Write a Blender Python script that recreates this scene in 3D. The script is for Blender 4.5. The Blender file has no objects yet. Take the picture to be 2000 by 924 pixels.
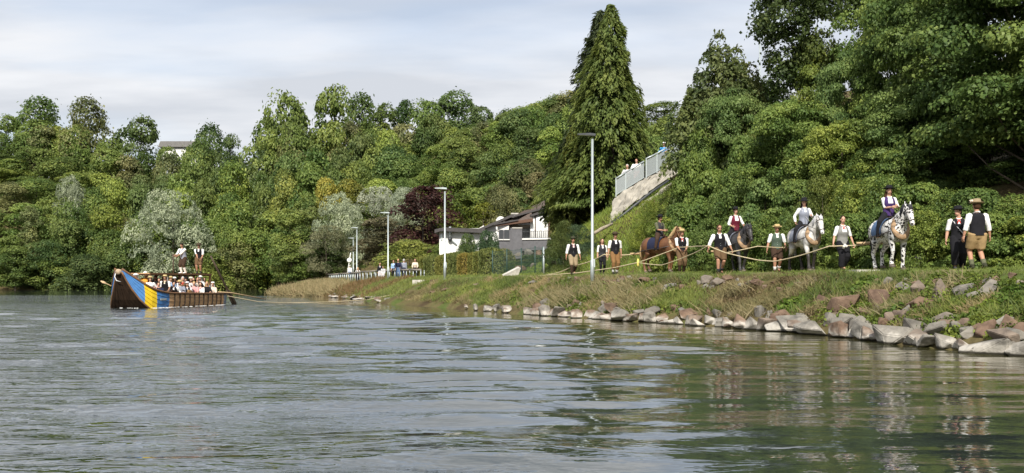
import bpy, bmesh, math, random
import numpy as np
from mathutils import Vector, Matrix

# ------------------------------------------------------------------ camera, sky, sun, exposure
SC = bpy.context.scene
COL = SC.collection
FOC, HOR, CAMZ = 1800.0, 549.0, 1.40          # focal length in photo pixels, horizon row, eye height above the water
cam_d = bpy.data.cameras.new('camera')
cam = bpy.data.objects.new('camera', cam_d)
COL.objects.link(cam)
cam.location = (0, 0, CAMZ)
cam.rotation_euler = (math.pi / 2, 0, 0)
cam_d.sensor_width = 36
cam_d.lens = 36 * FOC / 2000
cam_d.shift_y = (HOR - 462) / 2000
cam_d.clip_start = 0.1
cam_d.clip_end = 5000
SC.camera = cam

SUN_AZ = math.radians(186)     # compass bearing of the sun, clockwise from +Y
SUN_EL = math.radians(42)
world = bpy.data.worlds.new('World')
SC.world = world
world.use_nodes = True


def build_world():
    nt = world.node_tree
    nt.nodes.clear()
    N, L = nt.nodes.new, nt.links.new
    sky = N('ShaderNodeTexSky')
    sky.sky_type = 'NISHITA'
    sky.sun_disc = False
    sky.sun_elevation = SUN_EL
    sky.sun_rotation = SUN_AZ
    sky.air_density = 1.0
    sky.dust_density = 1.5
    sky.ozone_density = 1.0
    tc = N('ShaderNodeTexCoord')
    sep = N('ShaderNodeSeparateXYZ')
    L(tc.outputs['Generated'], sep.inputs[0])
    zc = N('ShaderNodeMath'); zc.operation = 'ABSOLUTE'
    L(sep.outputs['Z'], zc.inputs[0])
    za = N('ShaderNodeMath'); za.operation = 'ADD'; za.inputs[1].default_value = 0.12
    L(zc.outputs[0], za.inputs[0])
    dx = N('ShaderNodeMath'); dx.operation = 'DIVIDE'
    dy = N('ShaderNodeMath'); dy.operation = 'DIVIDE'
    L(sep.outputs['X'], dx.inputs[0]); L(za.outputs[0], dx.inputs[1])
    L(sep.outputs['Y'], dy.inputs[0]); L(za.outputs[0], dy.inputs[1])
    cmb = N('ShaderNodeCombineXYZ')
    L(dx.outputs[0], cmb.inputs[0]); L(dy.outputs[0], cmb.inputs[1])
    mp = N('ShaderNodeMapping')
    mp.inputs['Scale'].default_value = (0.55, 1.1, 1)
    mp.inputs['Location'].default_value = (3.1, 1.7, 0)
    mp.inputs['Rotation'].default_value = (0, 0, 0.12)
    L(cmb.outputs[0], mp.inputs['Vector'])
    n1 = N('ShaderNodeTexNoise')
    n1.inputs['Scale'].default_value = 0.9
    n1.inputs['Detail'].default_value = 7
    n1.inputs['Roughness'].default_value = 0.52
    n1.inputs['Distortion'].default_value = 0.35
    L(mp.outputs[0], n1.inputs['Vector'])
    cover = N('ShaderNodeValToRGB')           # how much cloud veils the blue
    cover.color_ramp.elements[0].position = 0.36; cover.color_ramp.elements[0].color = (0.58, 0.58, 0.58, 1)
    cover.color_ramp.elements[1].position = 0.52; cover.color_ramp.elements[1].color = (0.95, 0.95, 0.95, 1)
    L(n1.outputs['Fac'], cover.inputs['Fac'])
    n2 = N('ShaderNodeTexNoise')
    n2.inputs['Scale'].default_value = 1.7
    n2.inputs['Detail'].default_value = 6
    n2.inputs['Roughness'].default_value = 0.5
    L(mp.outputs[0], n2.inputs['Vector'])
    cl = N('ShaderNodeValToRGB')              # thin bright cloud and grey cloud bellies
    cl.color_ramp.elements[0].position = 0.40; cl.color_ramp.elements[0].color = (4.15, 4.3, 4.6, 1)
    cl.color_ramp.elements[1].position = 0.60; cl.color_ramp.elements[1].color = (5.55, 5.6, 5.75, 1)
    L(n2.outputs['Fac'], cl.inputs['Fac'])
    mix = N('ShaderNodeMix'); mix.data_type = 'RGBA'
    L(cover.outputs[0], mix.inputs['Factor'])
    L(sky.outputs[0], mix.inputs[6]); L(cl.outputs[0], mix.inputs[7])
    bg = N('ShaderNodeBackground'); bg.inputs['Strength'].default_value = 0.10
    L(mix.outputs[2], bg.inputs['Color'])
    out = N('ShaderNodeOutputWorld')
    L(bg.outputs[0], out.inputs['Surface'])


build_world()
sun_d = bpy.data.lights.new('sun', 'SUN')
sun_d.energy = 3.9
sun_d.angle = math.radians(0.9)
sun_d.color = (1.0, 0.94, 0.84)
sun = bpy.data.objects.new('sun', sun_d)
COL.objects.link(sun)
_sd = Vector((math.sin(SUN_AZ) * math.cos(SUN_EL), math.cos(SUN_AZ) * math.cos(SUN_EL), math.sin(SUN_EL)))
sun.rotation_euler = _sd.to_track_quat('Z', 'Y').to_euler()
sun.location = _sd * 60
SC.view_settings.view_transform = 'Standard'
SC.view_settings.look = 'None'
SC.view_settings.exposure = 0.74
SC.view_settings.gamma = 1.0
SC.cycles.max_bounces = 6
SC.cycles.diffuse_bounces = 3
SC.cycles.glossy_bounces = 3
SC.cycles.transmission_bounces = 3
SC.cycles.transparent_max_bounces = 6
SC.cycles.caustics_reflective = False
SC.cycles.caustics_refractive = False
SC.cycles.use_denoising = True


# ------------------------------------------------------------------ helpers
def at(px, py, Y):
    """The point of the place at depth Y that the photo shows at pixel (px, py)."""
    return Vector(((px - 1000) / FOC * Y, Y, CAMZ + (HOR - py) / FOC * Y))


def props(o, label=None, cat=None, group=None, kind=None):
    if label: o['label'] = label
    if cat: o['category'] = cat
    if group: o['group'] = group
    if kind: o['kind'] = kind
    return o


def empty(name, loc=(0, 0, 0), rotz=0.0, label=None, cat=None, group=None):
    o = bpy.data.objects.new(name, None)
    COL.objects.link(o)
    o.location = loc
    o.rotation_euler = (0, 0, rotz)
    o.empty_display_size = 0.2
    return props(o, label, cat, group)


def link(name, mesh, parent=None, mat=None):
    o = bpy.data.objects.new(name, mesh)
    COL.objects.link(o)
    if parent is not None: o.parent = parent
    if mat is not None and not mesh.materials: mesh.materials.append(mat)
    return o


def copy_tree(o, parent=None):
    c = o.copy()
    COL.objects.link(c)
    c.parent = parent
    for ch in o.children:
        copy_tree(ch, c)
    return c


class MB:
    """Collects shapes; build() links them as one mesh object."""
    def __init__(s):
        s.v, s.f = [], []

    def add(s, vs, fs):
        k = len(s.v)
        s.v.extend(tuple(p) for p in vs)
        s.f.extend(tuple(i + k for i in f) for f in fs)
        return s

    def box(s, c, size, rot=None):
        hx, hy, hz = size[0] / 2, size[1] / 2, size[2] / 2
        vs = [Vector((x, y, z)) for x in (-hx, hx) for y in (-hy, hy) for z in (-hz, hz)]
        if rot is not None: vs = [rot @ p for p in vs]
        c = Vector(c)
        return s.add([p + c for p in vs], [(0, 1, 3, 2), (4, 6, 7, 5), (0, 4, 5, 1), (2, 3, 7, 6), (0, 2, 6, 4), (1, 5, 7, 3)])

    def beam(s, a, b, w, h, up=(0, 0, 1)):
        a, b = Vector(a), Vector(b)
        t = b - a
        L = t.length
        t.normalize()
        up = Vector(up)
        x = t.cross(up)
        if x.length < 1e-4: x = t.cross(Vector((1, 0, 0)))
        x.normalize()
        z = x.cross(t)
        M = Matrix((x, t, z)).transposed()
        return s.box((a + b) / 2, (w, L, h), M)

    def loft(s, pts, rad, n=8, side=None, cap=True):
        pts = [Vector(p) for p in pts]
        m = len(pts)
        rings = []
        u = Vector(side) if side is not None else None
        for i, p in enumerate(pts):
            t = (pts[min(i + 1, m - 1)] - pts[max(i - 1, 0)])
            if t.length < 1e-6: t = Vector((0, 0, 1))
            t.normalize()
            if u is None:
                u = t.orthogonal()
            uu = (u - t * u.dot(t))
            if uu.length < 1e-5: uu = t.orthogonal()
            uu.normalize()
            if side is None: u = uu
            w = t.cross(uu)
            r = rad[i] if hasattr(rad, '__len__') else rad
            rx, ry = r if hasattr(r, '__len__') else (r, r)
            rings.append([p + uu * (rx * math.cos(2 * math.pi * k / n)) + w * (ry * math.sin(2 * math.pi * k / n)) for k in range(n)])
        vs = [q for r in rings for q in r]
        fs = []
        for i in range(m - 1):
            for k in range(n):
                a, b = i * n + k, i * n + (k + 1) % n
                fs.append((a, b, b + n, a + n))
        if cap:
            fs.append(tuple(range(n - 1, -1, -1)))
            fs.append(tuple(range((m - 1) * n, m * n)))
        return s.add(vs, fs)

    def tube(s, a, b, r, n=8, r2=None):
        return s.loft([a, b], [r, r if r2 is None else r2], n)

    def ball(s, c, r, n=10, m=6, M=None):
        c = Vector(c)
        rx, ry, rz = r if hasattr(r, '__len__') else (r, r, r)
        vs = [Vector((0, 0, -rz))]
        for i in range(1, m):
            th = math.pi * i / m - math.pi / 2
            for k in range(n):
                ph = 2 * math.pi * k / n
                vs.append(Vector((rx * math.cos(th) * math.cos(ph), ry * math.cos(th) * math.sin(ph), rz * math.sin(th))))
        vs.append(Vector((0, 0, rz)))
        fs = [(0, 1 + (k + 1) % n, 1 + k) for k in range(n)]
        for i in range(m - 2):
            for k in range(n):
                a, b = 1 + i * n + k, 1 + i * n + (k + 1) % n
                fs.append((a, b, b + n, a + n))
        e = len(vs) - 1
        fs += [(e, e - n + k, e - n + (k + 1) % n) for k in range(n)]
        if M is not None: vs = [M @ p for p in vs]
        return s.add([p + c for p in vs], fs)

    def lathe(s, c, prof, n=14, M=None):
        c = Vector(c)
        vs, fs = [], []
        for r, z in prof:
            for k in range(n):
                p = Vector((r * math.cos(2 * math.pi * k / n), r * math.sin(2 * math.pi * k / n), z))
                vs.append((M @ p if M is not None else p) + c)
        for i in range(len(prof) - 1):
            for k in range(n):
                a, b = i * n + k, i * n + (k + 1) % n
                fs.append((a, b, b + n, a + n))
        fs.append(tuple(range(n - 1, -1, -1)))
        fs.append(tuple(range((len(prof) - 1) * n, len(prof) * n)))
        return s.add(vs, fs)

    def prism(s, poly, y0, y1, axis='y'):
        n = len(poly)
        P = {'y': lambda a, b, t: (a, t, b), 'x': lambda a, b, t: (t, a, b), 'z': lambda a, b, t: (a, b, t)}[axis]
        vs = [P(a, b, y0) for a, b in poly] + [P(a, b, y1) for a, b in poly]
        fs = [tuple(range(n)), tuple(range(2 * n - 1, n - 1, -1))]
        fs += [(i, (i + 1) % n, (i + 1) % n + n, i + n) for i in range(n)]
        return s.add(vs, fs)

    def mesh(s, name, mat=None, smooth=False):
        me = bpy.data.meshes.new(name)
        me.from_pydata(s.v, [], s.f)
        bm = bmesh.new(); bm.from_mesh(me)
        bmesh.ops.recalc_face_normals(bm, faces=bm.faces)
        bm.to_mesh(me); bm.free()
        if smooth: me.polygons.foreach_set('use_smooth', [True] * len(me.polygons))
        if mat is not None: me.materials.append(mat)
        return me

    def build(s, name, mat, parent=None, smooth=False):
        return link(name, s.mesh(name, mat, smooth), parent)


def fuse(mb, name, voxel, mat, smooth_it=2, extra=None):
    """Melt the collected shapes into one continuous skin; EXTRA (fingers) is joined after."""
    me = mb.mesh(name)
    o = bpy.data.objects.new('_tmp', me)
    COL.objects.link(o)
    r = o.modifiers.new('r', 'REMESH'); r.mode = 'VOXEL'; r.voxel_size = voxel; r.adaptivity = 0
    if smooth_it:
        sm = o.modifiers.new('s', 'SMOOTH'); sm.factor = 0.5; sm.iterations = smooth_it
    dg = bpy.context.evaluated_depsgraph_get()
    res = bpy.data.meshes.new_from_object(o.evaluated_get(dg))
    bpy.data.objects.remove(o); bpy.data.meshes.remove(me)
    if extra is not None and extra.v:
        em = extra.mesh('_e')
        bm = bmesh.new(); bm.from_mesh(res); bm.from_mesh(em); bm.to_mesh(res); bm.free()
        bpy.data.meshes.remove(em)
    res.name = name
    res.materials.clear()
    res.materials.append(mat)
    res.polygons.foreach_set('use_smooth', [True] * len(res.polygons))
    return res


# ------------------------------------------------------------------ materials
MATS = {}


def mat(name, color=(0.5, 0.5, 0.5), rough=0.7, var=0.15, scale=6.0, bump=0.0, metallic=0.0, spec=0.5, color2=None, stretch=(1, 1, 1), bump_scale=None, obj=True):
    """Principled with noise-broken colour (color to color2) and optional fine relief."""
    if name in MATS: return MATS[name]
    m = bpy.data.materials.new(name)
    m.use_nodes = True
    nt = m.node_tree
    b = nt.nodes['Principled BSDF']
    b.inputs['Roughness'].default_value = rough
    b.inputs['Metallic'].default_value = metallic
    b.inputs['Specular IOR Level'].default_value = spec
    tc = nt.nodes.new('ShaderNodeTexCoord')
    mp = nt.nodes.new('ShaderNodeMapping')
    mp.inputs['Scale'].default_value = stretch
    nt.links.new(tc.outputs['Object'], mp.inputs['Vector'])
    ns = nt.nodes.new('ShaderNodeTexNoise')
    ns.inputs['Scale'].default_value = scale
    ns.inputs['Detail'].default_value = 5
    nt.links.new(mp.outputs[0], ns.inputs['Vector'])
    rp = nt.nodes.new('ShaderNodeValToRGB')
    c2 = color2 if color2 is not None else tuple(min(1, c * (1 + var)) for c in color)
    c1 = color if color2 is not None else tuple(c * (1 - var) for c in color)
    rp.color_ramp.elements[0].position = 0.33; rp.color_ramp.elements[0].color = (*c1, 1)
    rp.color_ramp.elements[1].position = 0.67; rp.color_ramp.elements[1].color = (*c2, 1)
    nt.links.new(ns.outputs['Fac'], rp.inputs['Fac'])
    nt.links.new(rp.outputs[0], b.inputs['Base Color'])
    if bump:
        bp = nt.nodes.new('ShaderNodeBump')
        bp.inputs['Strength'].default_value = bump
        bp.inputs['Distance'].default_value = 0.03
        if bump_scale:
            n2 = nt.nodes.new('ShaderNodeTexNoise'); n2.inputs['Scale'].default_value = bump_scale; n2.inputs['Detail'].default_value = 4
            nt.links.new(mp.outputs[0], n2.inputs['Vector'])
            nt.links.new(n2.outputs['Fac'], bp.inputs['Height'])
        else:
            nt.links.new(ns.outputs['Fac'], bp.inputs['Height'])
        nt.links.new(bp.outputs[0], b.inputs['Normal'])
    MATS[name] = m
    return m


def leaf_material(name, translucent=0.36, rough=0.55, spec=0.25):
    """Foliage: the object's own leaf colour, varied leaf by leaf through the mesh attribute 'rnd' (0..1)."""
    m = bpy.data.materials.new(name)
    m.use_nodes = True
    nt = m.node_tree
    N, L = nt.nodes.new, nt.links.new
    b = nt.nodes['Principled BSDF']
    out = nt.nodes['Material Output']
    oi = N('ShaderNodeObjectInfo')
    at_ = N('ShaderNodeAttribute'); at_.attribute_name = 'rnd'
    hs = N('ShaderNodeHueSaturation')
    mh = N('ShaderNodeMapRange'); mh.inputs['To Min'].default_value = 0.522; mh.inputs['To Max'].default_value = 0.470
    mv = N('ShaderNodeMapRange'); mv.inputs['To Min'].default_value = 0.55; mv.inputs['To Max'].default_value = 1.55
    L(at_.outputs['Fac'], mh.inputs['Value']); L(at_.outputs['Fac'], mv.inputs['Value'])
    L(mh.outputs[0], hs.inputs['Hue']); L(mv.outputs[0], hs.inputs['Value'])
    L(oi.outputs['Color'], hs.inputs['Color'])
    L(hs.outputs[0], b.inputs['Base Color'])
    b.inputs['Roughness'].default_value = rough
    b.inputs['Specular IOR Level'].default_value = spec
    tr = N('ShaderNodeBsdfTranslucent')
    hs2 = N('ShaderNodeHueSaturation'); hs2.inputs['Hue'].default_value = 0.49; hs2.inputs['Value'].default_value = 1.4
    L(hs.outputs[0], hs2.inputs['Color']); L(hs2.outputs[0], tr.inputs['Color'])
    mx = N('ShaderNodeMixShader'); mx.inputs[0].default_value = translucent
    L(b.outputs[0], mx.inputs[1]); L(tr.outputs[0], mx.inputs[2])
    L(mx.outputs[0], out.inputs['Surface'])
    return m


LEAF = leaf_material('leaf')
BARK = mat('bark', (0.07, 0.055, 0.04), 0.9, 0.35, 5, bump=0.6, stretch=(1, 1, 0.25))
# ------------------------------------------------------------------ the lie of the land
SHORE = [(15, -60), (14, 0), (13, 5), (11.6, 10), (10.3, 14), (9.46, 17), (8.9, 17.9), (8.55, 19.2), (8.2, 21.2), (7.9, 23.8), (7.1, 25.7), (6.15, 27.7),
         (5.06, 30.4), (3.6, 32.3), (1.97, 35.5), (1.03, 37), (0, 39.4), (-2.5, 45), (-5.8, 52.5), (-8.3, 57.3), (-11.3, 68), (-16.2, 81), (-19.8, 87),
         (-23, 90), (-24.4, 92.5), (-26, 98), (-33, 128), (-40, 155), (-45, 178), (-51, 186), (-59, 174), (-66, 150), (-75, 140), (-110, 139), (-400, 138)]
WATER_POLY = SHORE + [(-400, -60)]
FOOT = [(23, -60), (22, -10), (18, 17), (16.2, 22), (14.6, 26), (12.2, 32), (9.2, 38.5), (6.8, 44), (3.8, 50), (1.4, 56), (-6.0, 80), (-14, 97), (-21, 112), (-30, 130), (-36, 155), (-41, 181), (-51, 191), (-62, 179), (-70, 155), (-78, 145), (-110, 144), (-400, 143)]
HILL_POLY = FOOT + [(-400, 900), (900, 900), (900, -60)]


def line_dist(P, line):
    P = np.asarray(P, float)
    best = np.full(len(P), 1e9)
    for (ax, ay), (bx, by) in zip(line[:-1], line[1:]):
        dx, dy = bx - ax, by - ay
        t = np.clip(((P[:, 0] - ax) * dx + (P[:, 1] - ay) * dy) / (dx * dx + dy * dy), 0, 1)
        best = np.minimum(best, np.hypot(P[:, 0] - ax - t * dx, P[:, 1] - ay - t * dy))
    return best


def inside(P, poly):
    P = np.asarray(P, float)
    r = np.zeros(len(P), bool)
    n = len(poly)
    for i in range(n):
        (ax, ay), (bx, by) = poly[i], poly[(i + 1) % n]
        c = (ay > P[:, 1]) != (by > P[:, 1])
        if ay != by:
            r ^= c & (P[:, 0] < (bx - ax) * (P[:, 1] - ay) / (by - ay) + ax)
    return r


def sstep(a, b, x):
    t = np.clip((x - a) / (b - a), 0, 1)
    return t * t * (3 - 2 * t)


def vnoise(x, y, seed=0):
    """Smooth value noise, about 0..1."""
    xi, yi = np.floor(x).astype(np.int64), np.floor(y).astype(np.int64)
    xf, yf = x - xi, y - yi
    u, v = xf * xf * (3 - 2 * xf), yf * yf * (3 - 2 * yf)

    def h(a, b):
        n = (a * 374761393 + b * 668265263 + seed * 974711) & 0x7fffffff
        n = ((n ^ (n >> 13)) * 1274126177) & 0x7fffffff
        return ((n ^ (n >> 16)) & 0xffff) / 65535.0
    return (h(xi, yi) * (1 - u) + h(xi + 1, yi) * u) * (1 - v) + (h(xi, yi + 1) * (1 - u) + h(xi + 1, yi + 1) * u) * v


def fnoise(x, y, seed=0, oct=3):
    s, a, t = 0, 1.0, 0
    for k in range(oct):
        s = s + a * vnoise(x * 2 ** k, y * 2 ** k, seed + k * 17); t += a; a *= 0.5
    return s / t


def shore_d(P):
    d = line_dist(P, SHORE)
    return np.where(inside(P, WATER_POLY), -d, d)


def ground_z(P):
    P = np.asarray(P, float).reshape(-1, 2)
    x, y = P[:, 0], P[:, 1]
    d = shore_d(P)
    top = 1.72 - 0.15 * sstep(45, 70, y)
    tip = np.clip(np.hypot(x + 23.5, y - 90) / 15, 0, 1)
    top = top * (0.30 + 0.70 * tip)
    far = sstep(-40, -52, x) * sstep(110, 130, y)
    top = top * (1 - far) + 0.9 * far
    prof = np.interp(d, [-6, -1, 0, 0.5, 3.4, 4.2, 4.6], [-1.9, -0.55, -0.12, 0.22, 0.90, 0.985, 1.0])
    z = np.where(d < 0.0, prof, np.where(d < 0.5, -0.12 + (0.22 + 0.12) * d / 0.5 * np.minimum(1, top / 1.0), 0))
    up = np.interp(d, [0.5, 3.4, 4.2, 4.7], [0.0, 0.88, 0.98, 1.0])
    z = np.where(d >= 0.5, 0.22 * np.minimum(1, top) + up * (top - 0.22 * np.minimum(1, top)), z)
    dh = np.where(inside(P, HILL_POLY), line_dist(P, FOOT), 0)
    near = 9.0 * (1 - np.exp(-0.80 * dh / 9.0)) + np.maximum(0, dh - 12) * 0.05
    k = 24 - 18 * sstep(95, 135, y)
    mid = 0.13 * np.minimum(dh, k) + 27 * (1 - np.exp(-1.0 * np.maximum(0, dh - k) / 27))
    left = 27 * (1 - np.exp(-np.maximum(0, dh - 2) * 1.05 / 27))
    wN = sstep(66, 52, y)
    wL = sstep(-36, -56, x) * sstep(110, 130, y)
    h = near * wN + (1 - wN) * (left * wL + mid * (1 - wL))
    h = h + 2.6 * np.exp(-(((x - 9) / 6.0) ** 2 + ((y - 59) / 5.0) ** 2)) * sstep(0, 4, dh)
    z = z + h
    rough = (fnoise(x * 0.9, y * 0.9, 3) - 0.5) * 0.22 * sstep(0.3, 1.2, d) * (0.35 + 0.65 * sstep(5.5, 8, d) + 0.65 * sstep(3.8, 2.5, d))
    return z + np.where(d > 0, rough, 0)


def gz(x, y):
    return float(ground_z([(x, y)])[0])


def grid_mesh(name, xs, ys, zf):
    X, Y = np.meshgrid(xs, ys)
    P = np.stack([X.ravel(), Y.ravel()], 1)
    Z = zf(P)
    nx, ny = len(xs), len(ys)
    me = bpy.data.meshes.new(name)
    co = np.column_stack([P, Z])
    me.vertices.add(len(co)); me.vertices.foreach_set('co', co.ravel())
    i = np.arange(nx * ny).reshape(ny, nx)
    q = np.stack([i[:-1, :-1], i[:-1, 1:], i[1:, 1:], i[1:, :-1]], -1).reshape(-1, 4)
    me.loops.add(q.size); me.loops.foreach_set('vertex_index', q.ravel())
    me.polygons.add(len(q)); me.polygons.foreach_set('loop_start', np.arange(0, q.size, 4))
    me.polygons.foreach_set('loop_total', np.full(len(q), 4))
    me.polygons.foreach_set('use_smooth', np.ones(len(q), bool))
    me.update(); me.validate()
    return me, P, Z


def ground_material():
    m = bpy.data.materials.new('grassy_ground')
    m.use_nodes = True
    nt = m.node_tree
    N, L = nt.nodes.new, nt.links.new
    b = nt.nodes['Principled BSDF']; b.inputs['Roughness'].default_value = 0.95
    b.inputs['Specular IOR Level'].default_value = 0.1
    g = N('ShaderNodeNewGeometry')
    n1 = N('ShaderNodeTexNoise'); n1.inputs['Scale'].default_value = 0.55; n1.inputs['Detail'].default_value = 6
    n2 = N('ShaderNodeTexNoise'); n2.inputs['Scale'].default_value = 7; n2.inputs['Detail'].default_value = 4
    L(g.outputs['Position'], n1.inputs['Vector']); L(g.outputs['Position'], n2.inputs['Vector'])
    r1 = N('ShaderNodeValToRGB')
    r1.color_ramp.elements[0].position = 0.35; r1.color_ramp.elements[0].color = (0.075, 0.055, 0.03, 1)
    r1.color_ramp.elements[1].position = 0.62; r1.color_ramp.elements[1].color = (0.085, 0.12, 0.03, 1)
    e = r1.color_ramp.elements.new(0.5); e.color = (0.13, 0.11, 0.05, 1)
    L(n1.outputs['Fac'], r1.inputs['Fac'])
    mx = N('ShaderNodeMix'); mx.data_type = 'RGBA'; mx.blend_type = 'MULTIPLY'; mx.inputs['Factor'].default_value = 0.6
    r2 = N('ShaderNodeValToRGB')
    r2.color_ramp.elements[0].position = 0.3; r2.color_ramp.elements[0].color = (0.45, 0.42, 0.4, 1)
    r2.color_ramp.elements[1].position = 0.7; r2.color_ramp.elements[1].color = (1, 1, 1, 1)
    L(n2.outputs['Fac'], r2.inputs['Fac'])
    L(r1.outputs[0], mx.inputs[6]); L(r2.outputs[0], mx.inputs[7])
    # the trodden tow path: dry earth and short grass
    pa = N('ShaderNodeAttribute'); pa.attribute_name = 'path'
    pr = N('ShaderNodeValToRGB')
    pr.color_ramp.elements[0].position = 0.36; pr.color_ramp.elements[0].color = (0.115, 0.14, 0.045, 1)
    pr.color_ramp.elements[1].position = 0.66; pr.color_ramp.elements[1].color = (0.27, 0.22, 0.14, 1)
    L(n1.outputs['Fac'], pr.inputs['Fac'])
    mp = N('ShaderNodeMix'); mp.data_type = 'RGBA'
    L(pa.outputs['Fac'], mp.inputs['Factor']); L(mx.outputs[2], mp.inputs[6]); L(pr.outputs[0], mp.inputs[7])
    L(mp.outputs[2], b.inputs['Base Color'])
    bp = N('ShaderNodeBump'); bp.inputs['Strength'].default_value = 0.6; bp.inputs['Distance'].default_value = 0.08
    L(n2.outputs['Fac'], bp.inputs['Height']); L(bp.outputs[0], b.inputs['Normal'])
    return m


xs = np.concatenate([np.arange(-420, -60, 12), np.arange(-60, -28, 2), np.arange(-28, 26, 0.4), np.arange(26, 60, 2), np.arange(60, 420, 15)])
ys = np.concatenate([np.arange(-60, 8, 5), np.arange(8, 62, 0.4), np.arange(62, 125, 1), np.arange(125, 260, 3), np.arange(260, 700, 20)])
gm, gP, gZ = grid_mesh('ground', xs, ys, ground_z)
gd = shore_d(gP)
pa = gm.attributes.new('path', 'FLOAT', 'POINT')
pa.data.foreach_set('value', (sstep(3.6, 4.6, gd) * sstep(8.5, 7.0, gd) * sstep(110, 90, gP[:, 1])).astype(np.float32))
ground = link('ground', gm, None, ground_material())
props(ground, kind='structure')


# ------------------------------------------------------------------ the river
def wave_h(P):
    """Swells of the boat's wake and small wind waves, in metres."""
    x, y = P[:, 0], P[:, 1]
    rng = np.random.RandomState(5)
    z = np.zeros(len(P))
    for k in range(22):
        lam = 0.50 * (1.16 ** k)
        if lam > 3.0: break
        for j in range(2):
            a = math.radians(90 + rng.uniform(-20, 20))
            kx, ky = math.cos(a) * 2 * math.pi / lam, math.sin(a) * 2 * math.pi / lam
            g = fnoise(x / (lam * 5.5) + 31 * k, y / (lam * 2.4) + 7 * j, 100 + 2 * k + j, 2)
            w = np.clip((g - 0.38) * 3.2, 0, 1) * sstep(1.6, 3.0, lam / np.maximum(0.06, 0.0068 * y))
            z += w * 0.0130 * lam ** 0.9 * np.sin(kx * x + ky * y + rng.uniform(0, 6.28))
    # the wake that rolls in on the right
    u = (y - 13.5) + 0.16 * (x - 3) + 0.5 * np.sin(x * 0.5)
    env = np.exp(-((x - 2.2) / 3.2) ** 2)
    z += env * 0.045 * np.exp(-(u / 3.0) ** 2) * np.cos(u * 2 * math.pi / 1.7)
    fine, mid, calm = water_zones(P)
    fade = sstep(75, 35, y)
    return z * fade * (0.16 * calm + 1.0 * mid + 0.55 * fine)


def water_zones(P):
    """Where the wind ruffles the river, where the boat's wake rolls in, and where it lies calm in the lee of the bank."""
    x, y = P[:, 0], P[:, 1]
    d = -shore_d(P)
    wob = (fnoise(x * 0.22 + 3, y * 0.22, 77, 3) - 0.5)
    xb = 4.2 - 0.46 * np.minimum(y, 34)
    fine = np.maximum(sstep(1.6, -2.2, x - xb + wob * 5), sstep(33, 44, y + wob * 10))
    lee = sstep(4.4, 2.2, d + wob * 2.5)
    lee = np.maximum(lee, sstep(-2.2, 2.6, x - 0.225 * y + wob * 7.0) * sstep(34, 24, y))
    fine = fine * (1 - lee)
    calm = lee
    mid = np.clip(1 - fine - calm, 0, 1)
    return fine, mid, calm


def water_material():
    m = bpy.data.materials.new('river_water')
    m.use_nodes = True
    nt = m.node_tree
    N, L = nt.nodes.new, nt.links.new
    b = nt.nodes['Principled BSDF']
    b.inputs['Roughness'].default_value = 0.04
    b.inputs['IOR'].default_value = 1.70
    sh = N('ShaderNodeAttribute'); sh.attribute_name = 'shallow'
    cr = N('ShaderNodeValToRGB')
    cr.color_ramp.elements[0].position = 0.0; cr.color_ramp.elements[0].color = (0.026, 0.034, 0.032, 1)
    cr.color_ramp.elements[1].position = 1.0; cr.color_ramp.elements[1].color = (0.095, 0.085, 0.036, 1)
    e = cr.color_ramp.elements.new(0.45); e.color = (0.050, 0.052, 0.022, 1)
    L(sh.outputs['Fac'], cr.inputs['Fac']); L(cr.outputs[0], b.inputs['Base Color'])
    g = N('ShaderNodeNewGeometry')
    rf = N('ShaderNodeAttribute'); rf.attribute_name = 'ruffle'

    def noise(scale, sx, sy, detail, rough):
        mp = N('ShaderNodeMapping'); mp.inputs['Scale'].default_value = (sx, sy, 1)
        L(g.outputs['Position'], mp.inputs['Vector'])
        n = N('ShaderNodeTexNoise'); n.inputs['Scale'].default_value = scale
        n.inputs['Detail'].default_value = detail; n.inputs['Roughness'].default_value = rough
        n.inputs['Distortion'].default_value = 0.4
        L(mp.outputs[0], n.inputs['Vector'])
        return n.outputs['Fac']
    h1 = noise(2.2, 0.42, 1.25, 4, 0.55)
    h2 = noise(3.8, 0.42, 1.2, 3, 0.55)
    m1 = N('ShaderNodeMath'); m1.operation = 'MULTIPLY_ADD'; m1.inputs[1].default_value = 0.75; m1.inputs[2].default_value = 0.16
    L(rf.outputs['Fac'], m1.inputs[0])
    mh = N('ShaderNodeMath'); mh.operation = 'MULTIPLY'; L(h1, mh.inputs[0]); L(m1.outputs[0], mh.inputs[1])
    m2 = N('ShaderNodeMath'); m2.operation = 'MULTIPLY'
    L(h2, m2.inputs[0]); L(rf.outputs['Fac'], m2.inputs[1])
    b1 = N('ShaderNodeBump'); b1.inputs['Strength'].default_value = 1.0; b1.inputs['Distance'].default_value = 0.05
    L(mh.outputs[0], b1.inputs['Height'])
    b2 = N('ShaderNodeBump'); b2.inputs['Strength'].default_value = 1.0; b2.inputs['Distance'].default_value = 0.10
    L(m2.outputs[0], b2.inputs['Height']); L(b1.outputs[0], b2.inputs['Normal'])
    L(b2.outputs[0], b.inputs['Normal'])
    gl = N('ShaderNodeBsdfGlossy'); gl.inputs['Roughness'].default_value = 0.03; gl.inputs['Color'].default_value = (0.95, 0.95, 0.94, 1)
    L(b2.outputs[0], gl.inputs['Normal'])
    mx = N('ShaderNodeMixShader'); mx.inputs[0].default_value = 0.24
    L(b.outputs[0], mx.inputs[1]); L(gl.outputs[0], mx.inputs[2]); L(mx.outputs[0], nt.nodes['Material Output'].inputs['Surface'])
    return m


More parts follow.
